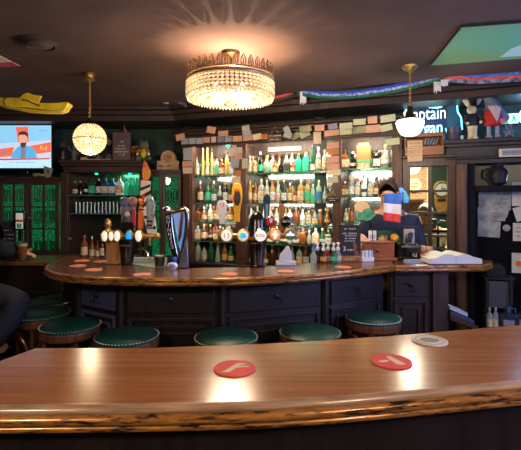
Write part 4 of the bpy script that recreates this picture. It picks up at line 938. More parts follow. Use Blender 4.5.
MB().slab([(.0,zf+.01),(.19,zf-.07),(.19,zf-.10),(.0,zf-.03)],-.12,.07).build('ledge',M_cab,t,bevel=.003)
t=T('blue_folder','blue folder lying on the sloping shelf at the end of the side counter','folder',(b[0],3.0,0))
MB().slab([(.006,zf+.032),(.165,zf-.035),(.165,zf-.056),(.006,zf+.011)],-.115,.05).build('folder',mat('folder_blue',(62,70,104),.5),t,bevel=.002)
t=T('white_papers','stack of white papers on the blue folder','paper stack',(b[0],3.0,0))
MB().slab([(.004,zf+.062),(.125,zf+.014),(.125,zf-.012),(.004,zf+.038)],-.105,.03).build('sheets',mat('paper_bluish',(190,196,210),.8),t,bevel=.002)

# left wing counter
wing=T('left_wing_counter','lower dark counter running off to the left behind the seated person','bar counter')
MB().box(XL+.01,PX(59,3.3),3.28,3.68,1.02,1.05).build('counter_top',M_bar,wing,bevel=.004)
MB().box(XL+.01,PX(57,3.3),3.36,3.62,0,1.02).build('body',M_dark,wing)
for k in range(3):
    x1_=PX(57,3.36)-.02-k*.62; facet(wing,(x1_-.6,3.36),(x1_,3.36),z1=1.0,drawer=False,hook=False)

# ---------------------------------------------------------------- bar coasters
def coaster(px,py,z,desc,m,mark=None,rz=0,group=None,r=.05):
    Y=PYD(py,z+.004); t=T('coaster',desc,'coaster',(PX(px,Y),Y,z+.0004),rz,group)
    MB().lathe([(r,0),(r,.0032)],n=40).build('card',m,t)
    if mark: mark(t)
    return t
M_cmark=mat('coaster_mark',(246,222,170),.75)
def mark1(t): 
    MB().prism([(-.030,-.027),(-.010,-.027),(.012,.013),(.030,.028),(.004,.028),(-.022,-.018)],.0032,.0036).build('printed_mark',M_cmark,t)
    MB().prism([(.004,.000),(.020,.004),(.034,.004),(.036,.012),(.020,.012),(.010,.008)],.0032,.0036).build('printed_mark',M_cmark,t)
coaster(234.5,367.5,1.10,'red coaster with a cream mark on the near counter, left of centre',M_coral,mark1,0)
def mark2(t):
    MB().prism([(-.004,.030),(.008,.030),(.030,-.022),(.024,-.028),(.008,-.026),(-.002,.010)],.0032,.0036).build('printed_mark',M_cmark,t)
    MB().prism([(-.034,-.004),(-.018,.004),(-.004,.002),(-.012,-.008),(-.026,-.012)],.0032,.0036).build('printed_mark',M_cmark,t)
coaster(391,360.5,1.10,'red coaster with a cream mark on the near counter, right side',M_coral,mark2,.0)
def mark3(t):
    MB().lathe([(.022,.0034),(.022,.0037),(.0,.0038)],n=24,sx=1.2).build('printed_mark',mat('coaster_grey',(150,150,132),.75),t); MB().torus((0,0,.0034),.040,.0008,36,4).build('printed_ring',MC['coaster_grey'],t)
coaster(429.5,339.8,1.10,'cream coaster with a grey centre on the near counter, furthest right',M_cream,mark3)
cm=mat('coaster_pink',(226,140,104),.7)
for px,py,d in((82,260.4,'furthest back at the left end'),(78,265.3,'at the left tip of the bar'),(93.5,269.3,'beside the wooden tap column'),(101,261.2,'close behind the wooden tap column'),(142,274,'in front of the black left tap column'),(229,273.6,'left of centre near the bar edge'),(286,271,'in front of the white card holder'),(343,266.8,'in front of the chalkboard')):
    coaster(px,py,1.10,f'salmon coaster on the curved bar, {d}',cm,rz=.3)

# ---------------------------------------------------------------- stools
def make_stool():
    t=T('bar_stool','','stool'); 
    MB().lathe([(.163,.775),(.166,.790),(.150,.802),(.11,.811),(.05,.815),(0,.816)],n=36).build('seat_cushion',M_seat,t,ang=60)
    mb=MB()
    for k in range(60): a=2*PI*k/60; mb.ball((.1655*math.cos(a),.1655*math.sin(a),.791),.0042,6,4)
    mb.build('nail_trim',mat('nail_trim',(190,180,150),.3,.8),t)
    MB().lathe([(.150,.728),(.166,.732),(.171,.745),(.167,.757),(.171,.765),(.168,.777),(.150,.779),(0,.779)],n=36).build('seat_rim',M_stoolw,t,ang=60)
    for k in range(4):
        a=PI/4+k*PI/2; c,s=math.cos(a),math.sin(a)
        MB().tube([(.135*c,.135*s,.735),(.150*c,.150*s,.5),(.158*c,.158*s,.25),(.166*c,.166*s,.0)],[.015,.014,.013,.013],10).build('leg',M_stoolw,t)
        pts=[]
        for i in range(11):
            u=i/10; a2=a+u*PI/2; h=math.sin(PI*u); z=.50+.20*h**.6; r=.146+.006*h
            pts.append((r*math.cos(a2),r*math.sin(a2),z))
        MB().tube(pts,.008,8).build('bentwood_arch',M_stoolw,t)
    MB().torus((0,0,.28),.156,.010,32,8).build('foot_ring',M_stoolw,t)
    return t
def kids(o): return [c for c in bpy.data.objects if c.parent==o]
def dup(root):
    r=root.copy(); COL.objects.link(r)
    for c in kids(root):
        n=c.copy(); COL.objects.link(n); n.parent=r
        for g in kids(c): h=g.copy(); COL.objects.link(h); h.parent=n
    return r
ST=[(50.5,301,"furthest back bar stool at left, partly behind another"),(42.5,313.5,"bar stool at far left, next to the person's knee"),(70.5,325,'third bar stool from left, its front legs and arches in view'),(127,335.5,"bar stool in front of the bluish panel"),(226,337,'bar stool left of centre, beneath the harp tap'),(310,332,'bar stool right of centre, below the white card holder'),(373,317.5,'rightmost bar stool near the side counter')]
st0=make_stool()
for i,(px,py,d) in enumerate(ST):
    o=st0 if i==0 else dup(st0); Y=PYD(py,.79)
    o.location=(PX(px,Y),Y,0); o.rotation_euler=(0,0,.3+i*.55); o['label']='round green leather seat, '+d; o['group']='bar stools'; o['category']='stool'

# ---------------------------------------------------------------- near counter
nf=[(-110,404.5),(0,404.3),(130,403),(200,401.8),(260,400),(330,396),(391,391),(455,385.5),(521,379.5),(640,370)]
nbk=[(640,319),(521,325),(455,330.5),(390,336),(325,340.5),(260,344),(150,348),(36,348.2),(0,361),(-110,398)]
NF=[top(*p) for p in nf]; NB=[top(*p) for p in nbk]
near=T('near_counter','long glossy brown wooden counter in the foreground with a worn gilded rounded edge','bar counter')
MB().prism(NF+NB,1.07,1.10).build('counter_top',M_top,near)
prof2=[(0,0),(.006,.0005),(.014,-.002),(.0185,-.008),(.017,-.014),(.014,-.0165)]
prof3=[(.014,-.0165),(.020,-.019),(.024,-.026),(.022,-.034),(.015,-.0385)]
prof4=[(.012,-.0385),(.017,-.041),(.017,-.049),(.010,-.053),(-.01,-.053)]
for nm,pf,m in(('upper_roll',prof2,M_edgetop),('gilded_roll',prof3,M_edge),('lower_lip',prof4,M_edge)):
    MB().sweep(NF,[(o,1.10+z) for o,z in pf]).build(nm,m,near,ang=70)
MB().sweep(NB[-4:],[(0,1.10),(.008,1.097),(.010,1.085),(.004,1.072),(0,1.07)]).build('back_edge',M_edgetop,near)
ins=[(x,y+.03) for x,y in NF]+[(x,y-.04) for x,y in NB]
MB().prism(ins,0,1.07).build('body',M_dark,near)

# ---------------------------------------------------------------- beer taps
M_lit=mat('badge_lit',(246,240,216),.3,em=.38)
def tapfont(name,label,cpx,Y):
    t=T(name,label,'beer tap',(PX(cpx,Y),Y,1.1005)); t['_']=1; del t['_']
    def L(px,py,dy=0): return (PX(px,Y+dy)-PX(cpx,Y), PZ(py,Y+dy)-1.1005)
    return t,L
def badge(t,L,px,py,rx,rz,face=M_lit,rim=M_brass,dy=-.03,deco=None):
    x,z=L(px,py,dy); k=(2.7)/F
    ob=MB().at((x,dy,z),0,PI/2,0,(rx*k,rz*k,1)).lathe([(1,-.022),(1.0,.004),(.86,.010),(.84,.006),(0,.006)],n=28).build('badge_housing',rim,t)
    MB().at((x,dy,z),0,PI/2,0,(rx*k,rz*k,1)).lathe([(.84,.0062),(.6,.011),(0,.013)],n=28).build('badge_face',face,ob)
    MB().tube([(x,dy+.02,z),(x,.0,z)],.012).build('badge_stem',rim,ob)
    if deco: deco(ob,x,dy-.0125,z,k)
def paddle(t,L,name,pts,m,dy=0,th=.010,bev=.003):
    return MB().slab([L(a,b,dy) for a,b in pts],dy-th,dy+th).build(name,m,t,bevel=bev)
# left font
YT=2.78
t,L=tapfont('beer_tap','brass beer tap with lit oval badges on a wooden and a black column, left',122,YT)
xw,_=L(111,0); MB().box(xw-.042,xw+.042,.02,.10,0,.165).box(xw-.047,xw+.047,.015,.105,0,.012).build('wooden_column',wood('oak_column',(214,160,100),(176,120,68),.35,(9,9,1),5),t,bevel=.006)
xk,_=L(128,0); MB().lathe([(.035,0),(.038,.01),(.041,.03),(.054,.155),(.056,.165),(.04,.17)],(xk,-.02,0),20,sy=.7).build('black_column',M_black,t)
marks(t,[(xk,.13,.06,.012)],-.058,MC['badge_lit'] if 0 else M_gold)
zp=L(0,236)[1]
MB().tube([(L(101,0)[0],0,zp),(L(157,0)[0],0,zp)],.017,14).build('brass_rail',M_brass,t)
MB().lathe([(.017,-.03),(.024,.0),(.016,.022),(.024,.04),(.019,.065),(.01,.08),(0,.084)],(L(108,0)[0],0,zp+.03),14).build('brass_finial',M_brass,t)
MB().ball((L(157,0)[0],0,zp),.022).lathe([(.01,-.05),(.012,0)],(L(150,0)[0],-.01,zp-.01),10).build('rail_end',M_brass,t)
badge(t,L,105,236,3.6,6.2); badge(t,L,111.5,236,3,5.6); badge(t,L,117.5,236,3.8,6.4); badge(t,L,129.3,236,3.8,6.4,mat('badge_blue',(40,150,220),.3,em=.5)); badge(t,L,138.8,236,4,6.5)
paddle(t,L,'striped_handle',[(121,228),(136,228),(135,206),(122,206)],mat('handle_greywhite',(140,130,140),.4,c2=(40,36,44),vs=30))
MB().torus((0,0,0),.001,.0005) if 0 else None
for px,py,r,m in((125,202,.036,mat('handle_steel',(110,120,146),.4,c2=(46,50,66),vs=36)),(133,201.5,.032,mat('handle_copper',(190,130,104),.4,c2=(110,84,84),vs=36))):
    x,z=L(px,py); MB().at((x,-.005,z),0,PI/2).lathe([(0,-.012),(r*.8,-.010),(r,0),(r*.8,.010),(r*.5,.012),(0,.010)],n=22).build('round_handle_top',m,t)
paddle(t,L,'red_handle',[(131,226),(136,226),(136,209),(132,209)],mat('handle_maroon',(170,50,70),.4),-.014,.006)
paddle(t,L,'black_handle_base',[(121,232),(135,232),(134,222),(122,222)],M_black,-.006,.014)
x,z=L(128,214); MB().at((x,-.013,z),0,PI/2).lathe([(.016,-.002),(.016,.004),(0,.006)],n=16).build('handle_emblem',M_cream,t)
paddle(t,L,'orange_handle',[(138,229),(143.5,229),(143.2,214),(142,206),(139,206),(138.3,216)],mat('handle_orange',(224,116,44),.4,var=.1))
x,z=L(140,201); MB().ball((x,0,z),.017).build('orange_knob',mat('knob_orange',(226,120,40),.3),t)
MB().tube([(L(137,209)[0],-.012,L(0,209.5)[1]),(L(145,209)[0],-.012,L(0,209.5)[1])],.004).build('cross_bar',M_dark,t)
paddle(t,L,'silver_handle',[(147,229),(152.5,229),(154,212),(155.5,204),(152,196),(148,195),(146,203),(147,213)],mat('handle_silver',(180,184,192),.25,.5,c2=(110,116,126),vs=40),-.01)
for py in (221,225): x,z=L(150,py); bx(x-.018,x+.018,-.0225,-.0202,z-.004,z+.004).build('handle_stripe',M_black,t)
MB().tube([(L(138,0)[0],-.01,L(0,249)[1]),(L(143,0)[0],-.01,L(0,248)[1]),(L(148,0)[0],-.01,L(0,253)[1]),(L(149.5,0)[0],-.01,L(0,260)[1])],.006).build('spout',M_chrome,t)
# centre font
YC=2.70
t,L=tapfont('beer_tap','brass rail beer tap with round lit badges and tall handles on a black column, centre',257,YC)
zp=L(0,236)[1]
MB().lathe([(.050,0),(.052,.008),(.042,.014),(.044,.05),(.058,.165),(.062,.185),(.062,.22),(.052,.25),(.050,.29),(.036,.325),(.014,.345),(0,.348)],(0,0.0,0),24,sy=.75).build('black_column',M_black,t)
MB().lathe([(.0585,.17),(.0635,.188),(.0635,.192)],(0,0,0),24,sy=.76).build('column_band',M_gold,t)
marks(t,[(0,.150,.07,.012)],-.046,M_gold)
MB().tube([(L(222,0)[0],0,zp),(L(295,0)[0],0,zp)],.017,14).build('brass_rail',M_brass,t)
for px in (221,296): MB().ball((L(px,0)[0],0,zp),.024).build('rail_end',M_brass,t)
def txt(s,sz,m):
    return lambda ob,x,y,z,k: text('badge_mark',s,sz,m,ob,(x,y-.001,z))
def patch(m,pts): return lambda ob,x,y,z,k: MB().slab([(x+a*k,z+b*k) for a,b in pts],y-.003,y).build('badge_mark',m,ob)
badge(t,L,226.5,235.5,6.2,6.4,M_lit,M_gold,-.055,txt('13',.045,M_red))
badge(t,L,243,235.5,6.2,6.4,mat('badge_cream',(230,226,180),.3,em=.3),M_gold,-.055,lambda ob,x,y,z,k:(patch(mat('badge_sky',(60,150,230),.3,em=.6),[(-2.5,-2.5),(3.5,-2),(2.5,2),(0,3)])(ob,x,y,z,k),patch(mat('badge_mint',(60,200,150),.3,em=.5),[(-3.5,-2),(-2,-2.5),(.5,3),(-2,3)])(ob,x,y,z,k)))
badge(t,L,260.5,235.5,6.6,6.6,M_lit,M_chrome,-.065,txt('EZG',.028,M_black))
badge(t,L,275,234.5,6.2,6.4,mat('badge_peach',(240,150,90),.3,em=.3),M_gold,-.055,patch(M_lit,[(-1.2,-4),(1.2,-4),(1.6,-1),(4,0),(1.6,1.2),(1.2,4),(-1.2,4),(-1.6,1.2),(-4,0),(-1.6,-1)]))
badge(t,L,290.2,234.2,6.0,6.0,mat('badge_green',(70,96,84),.3,em=.3),M_gold,-.055,patch(M_lit,[(-4,-1.5),(4,-1.5),(4,.3),(1.5,1),(0,3.5),(-1.5,1),(-4,.3)]))
badge(t,L,271,221.8,5.6,5.8,mat('badge_crimson',(196,40,48),.3),M_chrome,-.02,patch(mat('white_em',(240,220,210),.4),[(-1,-1),(1,-1),(1.6,2.5),(0,4),(-1.6,2.5)]))
badge(t,L,286,221.6,5.4,5.8,M_black,M_steel,-.02,lambda ob,x,y,z,k: marks(ob,[(x,z,.05,.012)],y))
MB().tube([(L(271,0)[0],.0,L(0,222)[1]),(L(271,0)[0],.0,zp)],.007).tube([(L(286,0)[0],.0,L(0,222)[1]),(L(286,0)[0],.0,zp)],.007).build('badge_posts',M_brass,t)
pw=paddle(t,L,'white_handle',[(219.5,224),(224.5,224),(227,203),(225.5,200.5),(219,200.5),(217,203)],mat('handle_white',(222,218,208),.35)); 
text('handle_number','13',.030,M_red,t,(L(222,0)[0],-.0115,L(0,205)[1]))
paddle(t,L,'yellow_handle',[(233.5,222),(240,222),(240,213),(242.5,196),(242,189),(239.5,183),(234.5,183),(232,189),(231.8,196),(234,213)],mat('handle_yellow',(232,176,30),.35))
x,z=L(237.2,198); MB().at((x,-.0105,z),0,PI/2,0,(.022,.048,1)).lathe([(1,-.001),(1,.003),(0,.005)],n=20).build('dark_oval',mat('oval_dark',(60,40,44),.4),t)
x,z=L(237,190); MB().ball((x,-.014,z),(.014,.005,.018)).build('yellow_emblem',M_orange,t)
paddle(t,L,'navy_handle',[(264.5,229),(269,229),(269.5,209),(270.5,201),(270,196.5),(267,193.5),(264,195.5),(262.8,200),(263.8,209)],mat('handle_navy',(30,54,70),.35))
paddle(t,L,'navy_handle_panel',[(265.8,226),(267.8,226),(268.2,204),(265.5,204)],mat('panel_pale',(120,146,160),.4),-.011,.002,0)
paddle(t,L,'wooden_handle',[(279,230),(284,230),(284.5,204),(279,204)],mat('handle_wood',(168,104,56),.35),.01)
# harp tap
YH=2.62
t,L=tapfont('harp_beer_tap','harp shaped chrome beer tap with glowing blue strings and black lettered arm',178,YH)
paddle(t,L,'dark_base',[(179,268),(189,268),(188.6,256),(187.5,238),(183,238),(180.5,252)],mat('pewter',(110,112,128),.3,.7),.012,.018,.006)
MB().tube([(L(a,0)[0],-.004,L(0,b)[1]) for a,b in((180,210.5),(184,208.6),(187.2,211),(187.6,220),(186.4,232),(184.6,243),(182.4,253))],[.016,.019,.019,.015,.013,.011,.009],12).build('bronze_pillar',mat('warm_chrome',(190,165,140),.2,1),t)
MB().tube([(L(a,0)[0],-.004,L(0,b)[1]) for a,b in((169,210.5),(173,211.5),(177,211),(181,209.5))],[.016,.013,.015,.018],12).build('harp_neck',MC['warm_chrome'],t)
MB().ball((L(167.3,0)[0],-.006,L(0,210)[1]),(.026,.022,.024)).ball((L(166.3,0)[0],-.012,L(0,207.5)[1]),(.014,.012,.010)).build('harp_head',M_chrome,t)
paddle(t,L,'blue_string_panel',[(173,214.5),(179,212.5),(186,212),(185,226),(182.5,240),(180.8,252),(178,243),(175.4,229)],mat('harp_blue',(96,150,220),.3,em=.35),.008,.004,0)
MB().slab([L(a,b) for a,b in((181.2,213),(183.6,213),(181.6,236),(178.8,243),(178,240))],-.004,.003).build('bronze_bar',M_bronze,t)
for k in range(6):
    a=L(174.6+k*1.15,214.5-k*.3); b=L(176.2+k*.75,232+k*1.6)
    MB().tube([(a[0],.002,a[1]),(b[0],.002,b[1])],.0017,5).build('harp_string',M_white,t)
def armx(py): return 168.4+max(0,(py-214))**1.75*.0105
ys=[213,220,228,236,244,251,257]
for nm,wd,m,y0,y1 in(('chrome_arm',3.9,M_chrome,-.012,.012),('black_band',2.6,M_black,-.016,-.0121)):
    MB().slab([L(armx(y)-wd*(1-.04*i),y) for i,y in enumerate(ys)]+[L(armx(y)+wd*(1-.04*i),y) for i,y in list(enumerate(ys))[::-1]],y0,y1).build(nm,m,t,bevel=.003 if nm=='chrome_arm' else 0)
for i,c in enumerate('GUINNESS'):
    py=217.5+i*4.2
    text('arm_letter',c,.030,M_white,t,(L(armx(py),0)[0],-.0168,L(0,py)[1]),ry=0)
x,z=L(173.5,265.5); MB().ball((x,-.03,z+.002),(.033,.014,.024)).build('white_oval_badge',mat('oval_white',(226,230,240),.3),t); MB().ball((x,-.04,z+.002),(.020,.008,.014)).build('oval_badge_centre',mat('oval_blue',(120,150,200),.3),t)
x,z=L(175,259); MB().ball((x,-.02,z),(.018,.016,.018)).build('blue_collar',mat('collar_blue',(40,90,190),.3),t)

# pint of stout and drip tray behind left taps
t=T('dark_beer_glass','glass of dark beer standing behind the left taps','glass',(PX(159,2.86),2.86,1.1005) if 0 else (PX(159.5,2.69),2.69,1.1005))
MB().lathe([(.028,0),(.036,.075),(.033,.075),(.025,.004),(0,.004)],n=18).build('glass',M_glass,t); MB().lathe([(.024,.005),(.032,.064),(0,.064)],n=18).build('beer',mat('stout',(62,30,20),.2),t); MB().lathe([(.032,.0645),(.0325,.071),(0,.071)],n=18).build('froth',M_cream,t)
t=T('drip_tray','pale steel drip tray and sink ledge behind the left taps','tray',(PX(149,3.05),3.05,0))
MB().box(-.20,.10,-.12,.14,1.03,1.06).box(-.20,.10,.12,.14,1.06,1.10).build('tray',mat('pale_steel',(170,176,168),.35,.4),t,bevel=.006)
bx(-.17,.07,-.10,.12,.0,1.03).build('stand',M_dark,t)

# white napkin holder
Yh=2.74
t=T('card_holder','white stepped plastic card holder on the bar right of the centre taps','holder',(PX(286,Yh),Yh,1.1005))
MB().box(-.065,.065,-.0,.05,0,.028).build('base',M_white,t,bevel=.005)
MB().slab([(-.045,.028),(.04,.028),(.036,.085),(.02,.12),(.012,.125),(-.012,.10),(-.038,.068)],.008,.035).build('upright',M_white,t,bevel=.004)

# pourer bottles
for i,(px,g_,l_,d) in enumerate([(313.5,'blue','none','blue topped clear'),(317.5,'black','black','black'),(323.5,'brown','gold','dark with a gold label'),(328,'red','red','red'),(333.5,'green','green','green'),(338,'clear','cream','clear')]):
    Yb=2.86+.03*(i%2); X=PX(px,Yb)
    t=T('syrup_bottle',f'{d} syrup bottle, white pump top, {["leftmost","second","third","fourth","fifth","rightmost"][i]} on the bar','bottle',(X,Yb,1.1005),0,'syrup bottles with white pumps on the bar')
    r=.021
    MB().lathe([(r,0),(r*1.05,.01),(r*1.05,.052),(r*.5,.072),(r*.45,.085)],n=14).build('body',GL[g_ if i else 'clear'],t)
    if LB[l_]: MB().lathe([(r*1.08,.016),(r*1.08,.044)],n=14).build('paper_label',LB[l_],t)
    MB().lathe([(.012,.083),(.013,.10),(.006,.103),(.005,.122),(.012,.126),(.012,.134),(0,.136)],n=12).tube([(0,0,.129),(.0,-.03,.131),(0,-.036,.124)],.005).build('pump_top',M_white if i else LB['blue'],t)

# chalkboard
Yk=2.93
t=T('chalkboard','black chalkboard menu with white handwriting on a wooden foot on the bar','chalkboard',(PX(350,Yk),Yk,1.1005))
w2=(10.6)*Yk/F; z0,z1=PZ(255,Yk)-1.1005,PZ(225,Yk)-1.1005
bx(-w2,w2,.0,.010,.035,z1).build('slate',mat('slate',(34,34,38),.7),t,bevel=.002); bx(-w2*.92,w2*.96,-.02,.032,0,.040).build('wooden_foot',MC['honey_wood'],t,bevel=.004)
k=Yk/F
marks(t,[(0,PZ(229,Yk)-1.1005,.075,.014),(-.0,PZ(233.5,Yk)-1.1005,.10,.014),(0,PZ(238.5,Yk)-1.1005,.085,.013)],-.0012)
bx(-.035,.045,-.0012,0,PZ(236,Yk)-1.1005,PZ(235.6,Yk)-1.1005).box(-.04,.035,-.0012,0,PZ(241.2,Yk)-1.1005,PZ(240.8,Yk)-1.1005).build('chalk_underline',M_white,t)
text('chalk_number','3',.045,M_white,t,(-.038,-.001,PZ(249,Yk)-1.1005)); marks(t,[(.002,PZ(250,Yk)-1.1005,.045,.016)],-.0012); marks(t,[(0,.02,.075,.016)],-.0212,M_cream,'foot_lettering')
mb=MB()
for (a,b,r) in((.03,.12,.012),(.036,.10,.014),(.032,.08,.012),(.042,.06,.015),(.048,.048,.012)): mb.ball((a,-.0,b),(r,.004,r))
mb.build('brown_drawing',mat('chalk_brown',(120,80,64),.8),t)

# wooden box and things on the side
Yw=2.98
t=T('wooden_till_box','reddish brown lidded wooden box with a round knob on the bar by the barman','box',(PX(379.5,Yw),Yw,1.1005))
bx(-.125,.125,-.01,.12,0,.018).build('base_board',MC['honey_wood'],t,bevel=.003)
M_rw=wood('red_wood',(176,100,52),(130,70,38),.35,(1,8,8),5,coat=.3)
bx(-.108,.105,.0,.11,.018,.118).build('box_body',M_rw,t,bevel=.004); bx(-.112,.108,-.004,.114,.118,.132).build('lid',M_rw,t,bevel=.004); MB().ball((-.012,-.008,.07),(.014,.008,.014)).build('knob',M_bronze,t)
t=T('sugar_packets','small holder of blue and white packets in front of the wooden box','packets',(PX(367.5,2.92),2.92,1.1005))
MB().box(-.04,.045,0,.04,0,.03).build('tray',M_white,t,bevel=.003)
for k_ in range(6): MB().at((-.028+.012*k_,.018,.03),.1,-.12,0).box(-.005,.005,-.016,.016,0,.045).build('packet',mat('packet_blue',(150,175,215),.6) if k_%2 else M_white,t)
t=T('white_card','tall white card standing behind the wooden box','card',(PX(373,3.10),3.115,1.10)); bx(-.028,.028,0,.004,0,.20).build('card',M_white,t); bx(-.02,.02,-.0012,0,.14,.17).build('printed_patch',mat('grey_soft',(180,180,178),.6),t)
t=T('coiled_cable','pale coiled hose loop beside the white card','hose',(PX(366.5,3.05),3.05,1.16)); MB().at((0,0,.04),0,PI/2).torus((0,0,0),.032,.008,20,8).build('loop',M_cream,t); MB().tube([(0,0,0.01),(0,0,-.058)],.008).build('tail',M_cream,t)
t=T('yellow_ball','round yellow ball on the stack behind the wooden box','ball',(PX(394.5,3.09),3.09,1.10)); MB().lathe([(.03,0),(.03,.006),(.012,.012),(.012,.12)],n=16).build('stand',M_black,t); MB().ball((0,0,.15),.030).build('ball',mat('ball_yellow',(236,176,44),.4),t)
t=T('flyers','fan of small colourful flyers standing behind the wooden box','flyers',(PX(384.5,3.10),3.115,1.10))
for k_,c in enumerate(((196,120,90),(220,200,180),(150,60,50),(210,180,90))): MB().at((-.03+.02*k_,-.004*k_,0),0,0,.25-.2*k_).box(-.022,.022,0,.002,0,.165).build('flyer',mat('flyer%d'%k_,c,.6),t)
t=T('picture_frame','dark picture frame holding a pale sheet, right of the yellow ball','picture frame',(PX(409,3.07),3.07,1.10))
MB().box(-.055,.055,0,.012,0.03,.235).build('frame',M_blackm,t,bevel=.003); bx(-.038,.038,-.0015,0,.07,.215).build('sheet',mat('sheet_grey',(170,170,160),.6),t); MB().box(-.03,.03,.0,.05,0,.03).build('foot',M_blackm,t)
t=T('coffee_machine','black and chrome coffee machine on the side counter','coffee machine',(PX(409,3.0),3.0,1.0985))
MB().box(-.075,.085,-.02,.10,0,.03).box(-.03,.085,.0,.10,.03,.115).box(-.075,-.04,-.0,.06,.03,.12).build('housing',M_black,t,bevel=.008)
MB().lathe([(.022,.0),(.022,.02),(.03,.03)],(.03,-.02,.03),14).tube([(-.06,-.02,.10),(.06,-.035,.105)],.008).box(-.03,.06,-.024,-.02,.085,.1).build('chrome_parts',M_chrome,t)
MB().slab([(-.01,.12),(.03,.12),(.045,.19),(.02,.20),(-.005,.17)],.03,.06).build('steel_hopper',M_chrome,t,bevel=.004)
t=T('cloth_heap','flesh coloured crumpled cloth heap behind the coffee machine','cloth',(PX(424,3.05),3.06,1.0985))
mb=MB()
for k_ in range(9): mb.ball((R.uniform(-.05,.05),R.uniform(-.02,.03),R.uniform(.025,.085)),(R.uniform(.02,.035),.02,R.uniform(.014,.025)))
mb.build('cloth',mat('cloth_tan',(196,150,112),.8,var=.1),t)
t=T('pink_card','small pink folded card in front of the open book','card',(PX(422.5,2.98),2.97,1.0985)); MB().slab([(-.014,0),(.03,0),(.012,.045),(-.018,.05)],0,.02).build('card',mat('pink_card',(214,90,80),.6),t)
t=T('cards_stack','low stack of grey cards under the coffee machine edge','cards',(PX(413,2.9),2.89,1.0985)); bx(-.06,.05,-.03,.03,0,.012).box(-.055,.052,-.028,.03,.0125,.02).build('cards',mat('cards_grey',(150,160,180),.5),t,bevel=.001)
# open ledger
Yo=2.90
t=T('open_ledger','thick open white ledger with curved pages on the side counter','book',(PX(450,Yo),Yo,1.0985),0)
def page(sgn):
    n=10; top_=[(sgn*(.004+.165*i/n), .050+.022*math.sin(PI*min(1,i/n*1.25+.05))-.014*(i/n)) for i in range(n+1)]
    if sgn>0: poly=[(0,.004)]+[(.172,.004)]+top_[::-1]
    else: poly=[(-.172,.004),(0,.004)]+top_
    return poly
for sgn,nm in((-1,'left_pages'),(1,'right_pages')):
    MB().slab(page(sgn),-.09,.15).build(nm,mat('page_white',(222,220,212),.7),t)
MB().box(-.178,.178,-.095,.155,0,.004).build('cover',M_blackm,t)
t=T('black_phone','black handset lying on the far side of the open ledger','telephone',(PX(436,3.05),3.08,1.0985))
MB().box(-.07,.07,-.03,.03,0,.045).tube([(-.07,0,.065),(-.04,0,.078),(.04,0,.078),(.07,0,.065)],[.016,.011,.011,.016]).box(-.03,.03,-.01,.01,.04,.07).build('housing',M_black,t,bevel=.006)

# flags and cut-outs on sticks
Yf=3.06
t=T('french_flag','blue, white and red flag hanging from a thin pole in front of the barman','flag',(PX(403,Yf),Yf,1.10))
MB().tube([(0,0,0),(0,0,PZ(192,Yf)-1.10)],.004,8).lathe([(.03,0),(.03,.008),(.006,.012)],n=14).build('pole',M_steel,t)
def ff(pts,nm,m,dy=0):
    # hanging cloth with soft folds
    (x0,y0),(x1,y1),(x2,y2),(x3,y3)=pts; N=12; vs=[];fs=[]
    for s_ in (0,1):
        for i in range(N+1):
            u=i/N
            for (ax,ay,bx_,by) in ((x0,y0,x1,y1),(x3,y3,x2,y2)):
                px=ax+(bx_-ax)*u; py=ay+(by-ay)*u
                vs.append((PX(px,Yf)-PX(403,Yf), dy-.012*math.sin(u*9)*(1) + s_*.003, PZ(py,Yf)-1.10))
    b=2*(N+1)
    for i in range(N):
        a=2*i; fs+=[(a,a+1,a+3,a+2),(b+a,b+a+2,b+a+3,b+a+1),(a,a+2,b+a+2,b+a),(a+1,b+a+1,b+a+3,a+3)]
    fs+=[(0,b,b+1,1),(2*N,2*N+1,b+2*N+1,b+2*N)]
    MB().add(vs,fs).build(nm,m,t)
ff([(384,193.5),(401,194.5),(400.5,204.5),(383.3,203)],'blue_band',mat('flag_blue',(58,104,196),.8),-.012)
ff([(383.3,203),(400.5,204.5),(400,214.5),(383,212.2)],'white_band',mat('flag_white',(226,222,222),.8),-.012)
ff([(383,212.2),(400,214.5),(399.5,222.5),(382.7,220)],'red_band',mat('flag_red',(222,66,62),.8),-.012)
MB().tube([(PX(383.5,Yf)-PX(403,Yf),0,PZ(193.3,Yf)-1.1),(0,0,PZ(193.8,Yf)-1.1)],.003,6).build('top_rod',M_steel,t)
t=T('blue_pennant','pale blue and green leaf shaped pennant beside the French flag','pennant',(PX(404,3.12),3.12,1.10))
def lq(px,py): return (PX(px,3.12)-PX(404,3.12),PZ(py,3.12)-1.10)
MB().slab([lq(*p) for p in[(399,188),(402,187.5),(406,192),(409,198),(408,203),(404,203),(400,198)]],-.004,.004).build('leaf',mat('leaf_blue',(90,190,214),.6,c2=(70,120,200),vs=12),t)
MB().tube([(0.004,0,lq(0,203)[1]),(0,0,0)],.003,6).build('stick',M_steel,t)
Ym=3.0
t=T('beer_mug_cutout','green beer mug shaped cut-out with pale froth on a stick, left of the French flag','cutout',(PX(374,Ym),Ym,1.10))
def mq(px,py): return (PX(px,Ym)-PX(374,Ym),PZ(py,Ym)-1.10)
MB().slab([mq(*p) for p in[(361,214),(363,209),(368,207),(372,210),(376.5,214),(370,220),(366,221),(361,219)]],-.006,.006).build('green_mug',mat('mug_green',(90,190,120),.6,c2=(50,130,84),vs=24),t)
MB().slab([mq(*p) for p in[(354,206),(357,202),(361,200.5),(365,201.5),(369,205),(370,208),(364,209.5),(361,213),(357,211),(355,209)]],-.009,.003).build('froth',mat('froth_tan',(236,200,140),.7),t,bevel=.003)
MB().at((mq(359.5,0)[0],0,mq(0,216)[1]),0,PI/2).torus((0,0,0),.022,.006,16,6).build('mug_handle',mat('mug_green2',(90,180,120),.6),t)
MB().tube([(mq(372,0)[0],.008,mq(0,216)[1]),(0,.012,0)],.0035,6).lathe([(.022,0),(.022,.006),(0,.008)],(0,.012,0),12).build('stick',M_steel,t)

